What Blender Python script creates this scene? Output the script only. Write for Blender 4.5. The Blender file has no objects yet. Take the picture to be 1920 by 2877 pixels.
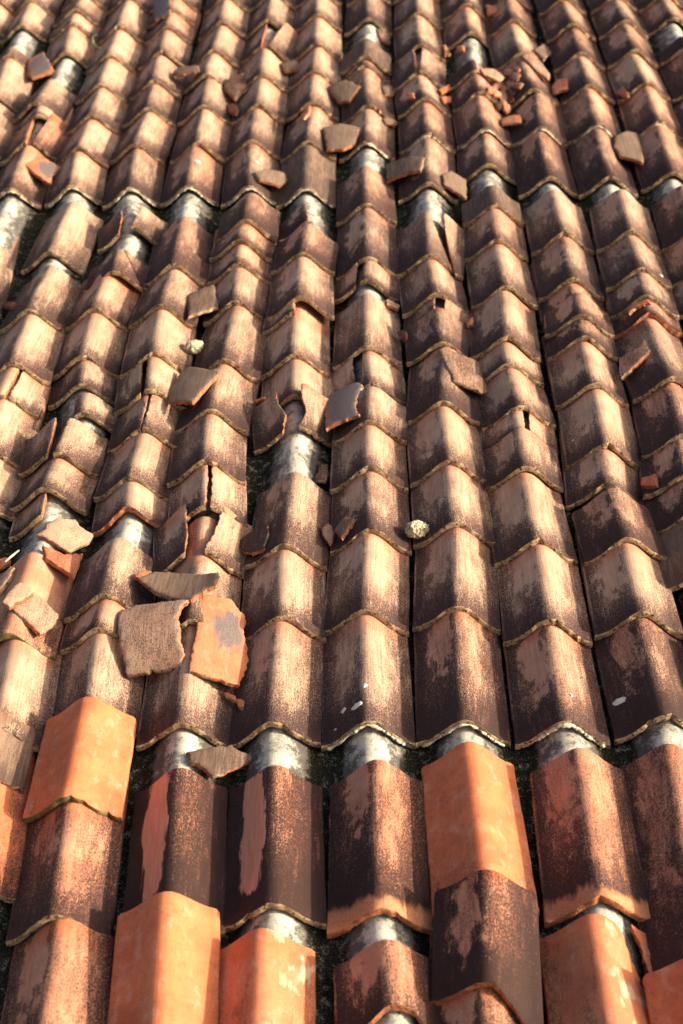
import bpy, bmesh, math, random
from mathutils import Vector, Matrix, noise
from mathutils.geometry import delaunay_2d_cdt
import numpy as np

SC = bpy.context.scene
COL = SC.collection
# camera pose and every piece in roof coordinates (metres): x across, y up the slope, z off the plane
CAM=(0.01008,0.00000,2.37515)
CAM_R=(0.999533, 0.006141, -0.029939)
CAM_U=(0.019803, 0.616004, 0.787494)
CAM_F=(-0.023279, 0.787719, -0.615595)

# ------------------------------------------------------------------ camera, sky, sun, exposure
PITCH = math.radians(25)                                   # slope of the roof
ROOF = Matrix.Translation((0, 0, 4)) @ Matrix.Rotation(PITCH, 4, 'X')   # roof frame: x across, y up the slope, z off the tiles
cd = bpy.data.cameras.new('camera'); cam = bpy.data.objects.new('camera', cd); COL.objects.link(cam)
m = Matrix.Identity(4)
for i in range(3):
    m[i][0] = CAM_R[i]; m[i][1] = CAM_U[i]; m[i][2] = -CAM_F[i]; m[i][3] = CAM[i]
cam.matrix_world = ROOF @ m
cd.sensor_fit = 'VERTICAL'; cd.sensor_height = 36; cd.sensor_width = 24; cd.lens = 4350 / 2877 * 36
cd.clip_end = 3000; cd.clip_start = .05
cd.dof.use_dof = True; cd.dof.focus_distance = 3.45; cd.dof.aperture_fstop = 4.0
SC.camera = cam

SUN_E, SUN_A = math.radians(23), math.radians(-5)          # measured from the roof plane / from straight across it
sd = ROOF.to_3x3() @ Vector((math.cos(SUN_E) * math.cos(SUN_A), math.cos(SUN_E) * math.sin(SUN_A), math.sin(SUN_E)))
sl = bpy.data.lights.new('sun', 'SUN'); sl.energy = 4.7; sl.angle = math.radians(.5); sl.color = (1, .86, .65)
so = bpy.data.objects.new('sun', sl); COL.objects.link(so)
so.rotation_euler = sd.to_track_quat('Z', 'Y').to_euler(); so.location = (20, 0, 20)
wd = bpy.data.worlds.new('World'); SC.world = wd; wd.use_nodes = True
nt = wd.node_tree; bg = nt.nodes['Background']
sk = nt.nodes.new('ShaderNodeTexSky'); sk.sky_type = 'NISHITA'; sk.sun_disc = False
sk.sun_elevation = math.asin(sd.z); sk.sun_rotation = math.atan2(sd.x, sd.y)
sk.dust_density = 7; sk.ozone_density = .3; sk.air_density = .8
nt.links.new(sk.outputs[0], bg.inputs[0]); bg.inputs[1].default_value = .15
SC.view_settings.view_transform = 'Standard'; SC.view_settings.look = 'None'
SC.view_settings.exposure = .68; SC.view_settings.gamma = 1
SC.cycles.use_denoising = True

W, H, TH = .2, .066, .018
rnd = random.Random(7)

# ------------------------------------------------------------------ materials
class G:
    def __init__(s, name):
        s.m = bpy.data.materials.new(name); s.m.use_nodes = True; s.t = s.m.node_tree
        s.b = s.t.nodes['Principled BSDF']; s.b.inputs['Specular IOR Level'].default_value = .25
    def n(s, t, **k):
        o = s.t.nodes.new(t)
        for a, b in k.items(): setattr(o, a, b)
        return o
    def put(s, sock, v):
        if isinstance(v, bpy.types.NodeSocket): s.t.links.new(v, sock)
        else: sock.default_value = v
    def math(s, op, a, b=0.0, c=0.0, clamp=False):
        o = s.n('ShaderNodeMath', operation=op, use_clamp=clamp)
        s.put(o.inputs[0], a); s.put(o.inputs[1], b); s.put(o.inputs[2], c); return o.outputs[0]
    def vm(s, op, a, b):
        o = s.n('ShaderNodeVectorMath', operation=op); s.put(o.inputs[0], a); s.put(o.inputs[1], b); return o.outputs[0]
    def ss(s, v, a, b, lo=0., hi=1.):
        o = s.n('ShaderNodeMapRange', interpolation_type='SMOOTHSTEP')
        s.put(o.inputs[0], v)
        for i, x in enumerate((a, b, lo, hi)): s.put(o.inputs[i + 1], x)
        return o.outputs[0]
    def noise(s, v, scale, detail=3, rough=.55):
        o = s.n('ShaderNodeTexNoise'); s.put(o.inputs['Vector'], v); o.inputs['Scale'].default_value = scale
        o.inputs['Detail'].default_value = detail; o.inputs['Roughness'].default_value = rough; return o.outputs[0]
    def mix(s, f, a, b):
        o = s.n('ShaderNodeMix', data_type='RGBA'); s.put(o.inputs[0], f)
        for i, x in ((6, a), (7, b)):
            s.put(o.inputs[i], x if isinstance(x, bpy.types.NodeSocket) else (*x, 1))
        return o.outputs[2]
    def attr(s, name):
        return s.n('ShaderNodeAttribute', attribute_type='OBJECT', attribute_name=name).outputs['Fac']
    def coords(s):
        tc = s.n('ShaderNodeTexCoord'); sd = s.attr('seed')
        cx = s.n('ShaderNodeCombineXYZ'); s.put(cx.inputs[0], sd); s.put(cx.inputs[1], s.math('MULTIPLY', sd, 1.7)); s.put(cx.inputs[2], s.math('MULTIPLY', sd, .6))
        return tc, s.vm('ADD', tc.outputs['Object'], cx.outputs[0])
    def bump(s, h, strength, dist):
        o = s.n('ShaderNodeBump'); o.inputs['Strength'].default_value = strength; o.inputs['Distance'].default_value = dist
        s.put(o.inputs['Height'], h); s.put(s.b.inputs['Normal'], o.outputs[0])

def clay():
    g = G('weathered_clay')
    tc, p = g.coords()
    uv = g.n('ShaderNodeSeparateXYZ'); g.put(uv.inputs[0], tc.outputs['UV']); S, T = uv.outputs[0], uv.outputs[1]
    wear, hue, blk, pat, scorch = (g.attr(a) for a in ('wear', 'hue', 'black', 'patch', 'scorch'))
    big = g.noise(p, 14, 3); mid = g.noise(g.vm('MULTIPLY', p, (170, 16, 60)), 1, 4, .6)
    fine = g.noise(g.vm('MULTIPLY', p, (520, 210, 400)), 1, 3, .65); speck = g.noise(p, 900, 2)
    comb = g.noise(g.vm('MULTIPLY', p, (760, 5, 20)), 1, 1); comb2 = g.noise(g.vm('MULTIPLY', p, (300, 6, 20)), 1, 2)
    # fired clay, buff to orange, redder where the next tile used to cover it
    base = g.mix(g.ss(big, .3, .7), (.59, .425, .300), (.46, .305, .215))
    base = g.mix(g.ss(comb2, .4, .75, 0, .45), base, (.42, .22, .135))
    org = g.mix(g.ss(big, .35, .7), (.68, .205, .086), (.54, .145, .062))
    org = g.mix(g.ss(g.noise(g.vm('MULTIPLY', p, (34, 20, 30)), 1, 5, .65), .50, .72, 0, .7), org, (.68, .34, .225))
    org = g.mix(g.ss(g.noise(p, 60, 5, .75), .50, .70, 0, .65), org, (.38, .115, .060))
    hf = g.math('ADD', hue, g.math('MULTIPLY', g.ss(T, .78, 1.0), g.ss(big, .3, .6, .15, .55)), clamp=True)
    base = g.mix(hf, base, org)
    base = g.mix(g.math('MULTIPLY', g.ss(comb, .42, .68), g.math('SUBTRACT', .42, g.math('MULTIPLY', hue, .34))), base, (.30, .14, .085))
    # soot and lichen: creeps in from the exposed end, the side rims and the left flank, with ragged streaks; the left flank's darkening also paints in its shade
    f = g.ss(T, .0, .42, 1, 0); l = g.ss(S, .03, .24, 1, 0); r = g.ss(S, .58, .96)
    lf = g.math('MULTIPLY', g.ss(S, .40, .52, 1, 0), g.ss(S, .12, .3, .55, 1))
    d = g.math('MULTIPLY', f, .50)
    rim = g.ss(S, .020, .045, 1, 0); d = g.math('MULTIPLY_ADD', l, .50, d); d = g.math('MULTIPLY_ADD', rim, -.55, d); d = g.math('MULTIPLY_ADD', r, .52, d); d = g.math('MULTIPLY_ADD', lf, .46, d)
    rn0 = g.n('ShaderNodeObjectInfo').outputs['Random']; wb = g.noise(g.vm('MULTIPLY', p, (40, 16, 30)), 1, 3, .6); wb2 = g.noise(g.vm('MULTIPLY', p, (26, 22, 30)), 1.3, 3, .6)
    e1 = g.math('DIVIDE', g.math('ADD', g.math('SUBTRACT', S, .31), g.math('MULTIPLY', g.math('SUBTRACT', wb, .5), .45)), .15)
    e2 = g.math('DIVIDE', g.math('ADD', g.math('SUBTRACT', T, g.math('MULTIPLY_ADD', g.math('FRACT', g.math('MULTIPLY', rn0, 91.1)), .35, .65)), g.math('MULTIPLY', g.math('SUBTRACT', wb2, .5), .9)), .48)
    ell = g.ss(g.math('ADD', g.math('MULTIPLY', e1, e1), g.math('MULTIPLY', e2, e2)), .25, 1.15, 1, 0)
    rn = g.n('ShaderNodeObjectInfo').outputs['Random']; rn2 = g.math('FRACT', g.math('MULTIPLY', rn, 13.7)); rn3 = g.math('FRACT', g.math('MULTIPLY', rn, 57.3))
    d = g.math('ADD', g.math('MULTIPLY', ell, g.math('MULTIPLY_ADD', rn, -.8, -.2)), d)
    d = g.math('ADD', g.math('MULTIPLY_ADD', rn2, .34, -.13), d)
    blot = g.noise(g.vm('MULTIPLY', p, (34, 11, 30)), 1, 3, .6)
    for nz, k in ((blot, 1.25), (mid, 1.15), (fine, 2.3), (speck, 1.3)):
        d = g.math('MULTIPLY_ADD', g.math('SUBTRACT', nz, .5), k, d)
    d = g.math('MULTIPLY_ADD', g.math('SUBTRACT', wear, .375), 1.7, d)
    d = g.math('MULTIPLY_ADD', T, -.20, d)
    # scraped patch on the left flank
    wob = g.math('MULTIPLY_ADD', g.math('SUBTRACT', blot, .5), .16, g.math('MULTIPLY', g.math('SUBTRACT', mid, .5), .10))
    tq = g.math('SUBTRACT', T, .45); pw = g.math('MULTIPLY_ADD', g.math('MULTIPLY', tq, tq), .34, g.math('ABSOLUTE', g.math('SUBTRACT', g.math('ADD', wob, S), .30)))
    pt = g.math('ADD', wob, T)
    pm = g.math('MULTIPLY', g.math('MULTIPLY', g.ss(pw, .085, .135, 1, 0), g.ss(pt, .10, .14)), g.math('MULTIPLY', pat, g.ss(pt, .74, .80, 1, 0)))
    d = g.math('MULTIPLY_ADD', pm, -3.0, d)
    st = g.ss(d, -.22, .66)
    grit = g.noise(g.vm('MULTIPLY', p, (300, 170, 260)), 1, 5, .8)
    gr2 = g.math('MULTIPLY_ADD', g.math('SUBTRACT', mid, .5), .9, g.math('MULTIPLY_ADD', g.math('SUBTRACT', blot, .5), .7, g.math('MULTIPLY_ADD', g.math('SUBTRACT', d, .35), -.17, grit)))
    dark = g.mix(blk, g.mix(g.ss(gr2, .40, .72), (.025, .012, .013), (.160, .085, .064)), g.mix(g.ss(gr2, .43, .74), (.018, .009, .009), (.185, .072, .048)))
    st = g.math('MULTIPLY', st, g.ss(g.math('MULTIPLY_ADD', g.math('SUBTRACT', d, .35), -.3, grit), .50, .78, 1, .40))
    c = g.mix(g.math('MULTIPLY', st, .97), base, dark)
    c = g.mix(g.math('MULTIPLY', pm, pat), c, g.mix(g.ss(mid, .35, .65), (.74, .31, .19), (.66, .24, .135)))
    c = g.mix(g.math('MULTIPLY', g.ss(g.noise(g.vm('MULTIPLY', p, (650, 330, 500)), 1, 3, .7), .52, .68), g.ss(d, -.8, .2, .28, .6)), c, (.075, .036, .028))
    sq = g.math('SUBTRACT', S, .5)
    chip = g.math('MULTIPLY', g.attr('chip'), g.ss(g.math('ADD', g.math('MULTIPLY_ADD', g.math('MULTIPLY', sq, sq), -.18, T), g.math('MULTIPLY', g.math('SUBTRACT', blot, .5), .16)),   .035, .085, 1, 0))
    c = g.mix(chip, c, g.mix(g.ss(fine, .35, .65), (.60, .26, .13), (.42, .16, .08)))
    # pale lime crust and blue-grey kiln scorch on some pieces
    crust = g.math('MULTIPLY', g.attr('crust'), g.math('MULTIPLY', g.ss(S, .5, .6), g.ss(g.math('MULTIPLY_ADD', mid, .4, big), .74, .86)))
    c = g.mix(g.math('MULTIPLY', crust, .8), c, (.64, .47, .31))
    ox = g.n('ShaderNodeSeparateXYZ'); g.put(ox.inputs[0], tc.outputs['Object'])
    sc_ = g.math('MAXIMUM', scorch, .01)
    r1 = g.math('SUBTRACT', ox.outputs[0], .010); r2 = g.math('MULTIPLY', g.math('SUBTRACT', ox.outputs[1], .016), .55)
    rr_ = g.math('ADD', g.math('SQRT', g.math('ADD', g.math('MULTIPLY', r1, r1), g.math('MULTIPLY', r2, r2))), g.math('MULTIPLY_ADD', g.math('SUBTRACT', mid, .5), .05, g.math('MULTIPLY', g.math('SUBTRACT', wb, .5), .05)))
    c = g.mix(g.math('MULTIPLY', g.math('MINIMUM', scorch, 1), g.ss(g.math('DIVIDE', rr_, sc_), .026, .044, .92, 0)), c, g.mix(g.ss(fine, .4, .6), (.165, .155, .155), (.11, .10, .105)))
    c = g.mix(g.math('MULTIPLY', g.attr('grey'), .75), c, g.mix(g.ss(mid, .4, .6), (.15, .10, .072), (.085, .056, .042)))
    g.put(g.b.inputs['Base Color'], c); g.b.inputs['Roughness'].default_value = .82
    h = g.math('MULTIPLY_ADD', comb, .5, g.math('MULTIPLY_ADD', fine, .5, g.math('MULTIPLY', speck, .35)))
    g.bump(h, .55, .0016)
    return g.m

def simple(name, cols, sc, aniso=(1, 1, 1), bump=.6, rough=.9):
    g = G(name); tc, p = g.coords(); v = g.vm('MULTIPLY', p, aniso)
    a = g.noise(v, sc, 4, .65); b = g.noise(v, sc * 4, 3)
    c = g.mix(g.ss(a, .38, .62), cols[0], cols[1])
    if len(cols) > 2: c = g.mix(g.ss(b, .52, .66), c, cols[2])
    g.put(g.b.inputs['Base Color'], c); g.b.inputs['Roughness'].default_value = rough
    g.bump(g.math('ADD', a, g.math('MULTIPLY', b, .6)), bump, .003); return g.m

def sheet():
    g = G('painted_cement_sheet'); tc, p = g.coords()
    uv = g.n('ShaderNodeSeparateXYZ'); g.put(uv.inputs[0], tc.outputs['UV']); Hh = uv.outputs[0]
    a = g.noise(p, 16, 4, .65); b = g.noise(p, 48, 5, .75); s = g.noise(g.vm('MULTIPLY', p, (120, 30, 60)), 1, 4, .65); k = g.noise(p, 420, 3, .6)
    c = g.mix(g.ss(a, .35, .65), (.62, .57, .48), (.44, .41, .36))
    q = g.math('MULTIPLY_ADD', g.math('SUBTRACT', a, .5), 1.7, g.math('MULTIPLY_ADD', g.math('SUBTRACT', s, .5), .3, g.math('MULTIPLY', g.math('SUBTRACT', k, .5), 1.6)))
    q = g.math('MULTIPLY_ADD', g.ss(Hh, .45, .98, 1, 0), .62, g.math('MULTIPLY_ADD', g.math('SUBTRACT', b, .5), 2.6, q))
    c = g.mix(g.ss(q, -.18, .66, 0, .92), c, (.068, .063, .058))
    dirt = g.mix(g.ss(k, .5, .62), (.012, .011, .008), (.06, .058, .035))
    dirt = g.mix(g.ss(g.math('MULTIPLY_ADD', g.math('SUBTRACT', k, .5), .6, b), .56, .68), dirt, (.26, .26, .19))
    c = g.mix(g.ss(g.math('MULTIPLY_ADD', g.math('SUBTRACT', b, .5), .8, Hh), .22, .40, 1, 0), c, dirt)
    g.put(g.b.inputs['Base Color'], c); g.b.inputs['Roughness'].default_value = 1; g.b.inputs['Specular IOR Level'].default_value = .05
    g.bump(g.math('ADD', g.math('MULTIPLY', b, .7), g.math('MULTIPLY', k, .8)), .7, .003); return g.m

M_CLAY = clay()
M_LIP = simple('weathered_rim', ((.44, .31, .185), (.22, .145, .085), (.040, .030, .020)), 38)
M_MOSS = simple('mossy_rim', ((.17, .14, .055), (.075, .075, .025), (.30, .16, .07)), 70)
M_RAW = simple('raw_break', ((.56, .205, .09), (.33, .12, .06), (.13, .065, .04)), 80, bump=1)
M_UNDER = simple('tile_underside', ((.30, .15, .09), (.16, .085, .06)), 20)
M_SHEET = sheet()
M_MORTAR = simple('lime_mortar', ((.74, .68, .54), (.55, .48, .35), (.30, .25, .16)), 70)
M_PAINT = simple('dried_white_paint', ((.78, .75, .68), (.6, .57, .5)), 60)
M_STONE = simple('pale_stone', ((.66, .57, .38), (.46, .40, .27), (.13, .11, .07)), 60, bump=1)
M_GROUND = simple('dry_ground', ((.12, .10, .06), (.07, .08, .035), (.18, .15, .1)), .4)
M_WIRE = simple('pale_wire', ((.6, .56, .48), (.4, .37, .3)), 40)

# ------------------------------------------------------------------ helpers
def tag(o, label=None, cat=None, group=None, kind=None):
    for k, v in (('label', label), ('category', cat), ('group', group), ('kind', kind)):
        if v: o[k] = v
    return o

_fx = np.linspace(-.5, .5, 401)
_q = _fx - .012 * np.cos(math.pi * _fx)
_fy = .90 * np.cos(math.pi * _q) ** 2 + .10 * np.cos(math.pi * _q) ** 6
def prof(s):
    return np.interp(s, _fx, _fy) * H

def seg_dist(P, A, B):
    d = B - A; L = (d * d).sum(1) + 1e-12
    t = np.clip(((P[:, None] - A[None]) * d[None]).sum(2) / L[None], 0, 1)
    q = A[None] + t[..., None] * d[None]
    return np.sqrt(((P[:, None] - q) ** 2).sum(2)).min(1)

def inside(P, A, B):
    x, y = P[:, :1], P[:, 1:]
    c = ((A[:, 1] > y) != (B[:, 1] > y)) & (x < (B[:, 0] - A[:, 0]) * (y - A[:, 1]) / (B[:, 1] - A[:, 1] + 1e-15) + A[:, 0])
    return c.sum(1) % 2 == 1

def slab(name, outline, tags, zf, mats, uvf, thick=TH, stepx=.0085, stepy=.03, rough=1., seed=0):
    """A thin fired-clay piece: outline (2-D, any order) with a tag per edge, height function, rounded top rim, ragged breaks."""
    r = random.Random(seed)
    O = [Vector(p) for p in outline]
    area = sum(a.x * b.y - b.x * a.y for a, b in zip(O, O[1:] + O[:1]))
    T = list(tags)
    if area < 0: O.reverse(); T = T[:-1][::-1] + T[-1:]
    pts, tg = [], []
    off = Vector((r.random() * 90, r.random() * 90, 0))
    for i, a in enumerate(O):
        b = O[(i + 1) % len(O)]; t = T[i]; L = (b - a).length
        n = max(1, int(L / {'f': .0075, 'k': .0055, 's': .014, 'b': .012}[t])); nv = Vector((b.y - a.y, a.x - b.x)).normalized() if L > 1e-6 else Vector((0, 0))
        for j in range(n):
            q = a.lerp(b, j / n)
            if t == 'k': q = q + nv * (noise.noise(Vector((q.x * 70, q.y * 70, 0)) + off) * .0035 + r.uniform(-1, 1) * .0009) * rough * (.4 if j == 0 else 1)
            elif t == 'f' and j: q = q + nv * (noise.noise(Vector((q.x * 45, q.y * 45, 3)) + off) * .0026 + r.uniform(-1, 1) * .0006 - max(0, noise.noise(Vector((q.x * 75, 1, 8)) + off) - .22) * .016)
            elif t in 'sb' and j: q = q + nv * noise.noise(Vector((q.x * 20, q.y * 20, 7)) + off) * .0016
            pts.append(q); tg.append(t)
    nb = len(pts)
    B = np.array([(p.x, p.y) for p in pts]); Bn = np.roll(B, -1, 0)
    d = Bn - B; d /= np.linalg.norm(d, axis=1)[:, None] + 1e-12; nn = np.stack([-d[:, 1], d[:, 0]], 1); nv = nn + np.roll(nn, 1, 0); nv /= np.linalg.norm(nv, axis=1)[:, None] + 1e-9
    ring = B + nv * .0022
    x0, x1, y0, y1 = B[:, 0].min(), B[:, 0].max(), B[:, 1].min(), B[:, 1].max()
    gx, gy = np.meshgrid(np.arange(x0, x1, stepx), np.arange(y0, y1, stepy))
    gp = np.stack([gx.ravel() + np.array([r.uniform(-.2, .2) * stepx for _ in range(gx.size)]), gy.ravel()], 1)
    def keep(P, m):
        if not len(P): return P
        ok = inside(P, B, Bn); P = P[ok]
        return P[seg_dist(P, B, Bn) > m] if len(P) else P
    Pall = np.concatenate([B, keep(ring, .0015), keep(gp, .0042)])
    res = delaunay_2d_cdt([Vector(p) for p in Pall], [], [list(range(nb))], 1, 1e-7)
    V2, F, ov = res[0], res[2], res[3]
    mp = {}
    for i, lst in enumerate(ov):
        for k in lst: mp[k] = i
    A = np.array([(v.x, v.y) for v in V2]); z = zf(A[:, 0], A[:, 1])
    bd = [mp[i] for i in range(nb)]
    z = z + np.array([noise.noise(Vector((x * 9, y * 7, 5)) + off) * .0016 + noise.noise(Vector((x * 40, y * 30, 9)) + off) * .0004 for x, y in A])
    zt = z.copy(); zt[bd] -= .0016
    n = len(A)
    vs = [(A[i, 0], A[i, 1], zt[i]) for i in range(n)] + [(A[i, 0], A[i, 1], z[i] - thick) for i in range(n)]
    fs, mi = [], []
    for f in F:
        a, b, c = f[0], f[1], f[2]
        if (A[b] - A[a])[0] * (A[c] - A[a])[1] - (A[b] - A[a])[1] * (A[c] - A[a])[0] < 0: f = f[::-1]
        fs.append(tuple(f)); mi.append(0); fs.append(tuple(i + n for i in reversed(f))); mi.append(3)
    base = len(vs)
    for i in range(nb):
        o = {'f': .0010, 'k': r.uniform(-.0016, .0016) * rough, 's': .0008, 'b': .0006}[tg[i]]
        p = B[i] - nv[i] * o; vs.append((p[0], p[1], z[bd[i]] - thick * (.5 + (r.uniform(-.15, .15) if tg[i] == 'k' else 0))))
    for i in range(nb):
        j = (i + 1) % nb; a, b = bd[i], bd[j]
        mt = {'f': 1, 'k': 2, 's': 0, 'b': 0}[tg[i]]
        fs.append((a, base + i, base + j, b)); fs.append((base + i, a + n, b + n, base + j)); mi += [mt, mt]
    me = bpy.data.meshes.new(name); me.from_pydata(vs, [], fs)
    for mm in mats: me.materials.append(mm)
    me.polygons.foreach_set('material_index', mi); me.polygons.foreach_set('use_smooth', [True] * len(fs))
    uvl = me.uv_layers.new(name='UVMap'); co = np.array(vs)[:, :2]; uv = np.stack(uvf(co[:, 0], co[:, 1]), 1)
    li = np.empty(len(me.loops), int); me.loops.foreach_get('vertex_index', li)
    uvl.data.foreach_set('uv', uv[li].ravel().astype(np.float32))
    me.set_sharp_from_angle(angle=math.radians(48)); me.update()
    o = bpy.data.objects.new(name, me); COL.objects.link(o)
    return o

def props(o, st, ex, seed):
    o['seed'] = float(seed)
    o['wear'] = float(ex.get('wear', ex.get('w', .4)))
    o['hue'] = float(ex.get('hue', {'b': .0, 'd': .22, 'g': .0, 'o': 1., 'k': .55, 'p': .9, 's': .85}[st]))
    o['black'] = {'k': 1., 'p': .9, 'd': .25, 'g': .3}.get(st, 0.)
    o['patch'] = float(ex.get('patch', 0)); o['crust'] = 1. if st == 'p' else 0.
    o['scorch'] = float(ex.get('sc', 1)) if st == 's' else 0.; o['grey'] = 1. if st == 'g' else 0.
    o['chip'] = float(ex.get('chip', 0))
    if ex.get('hue2'): o['black'] = .45

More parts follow.
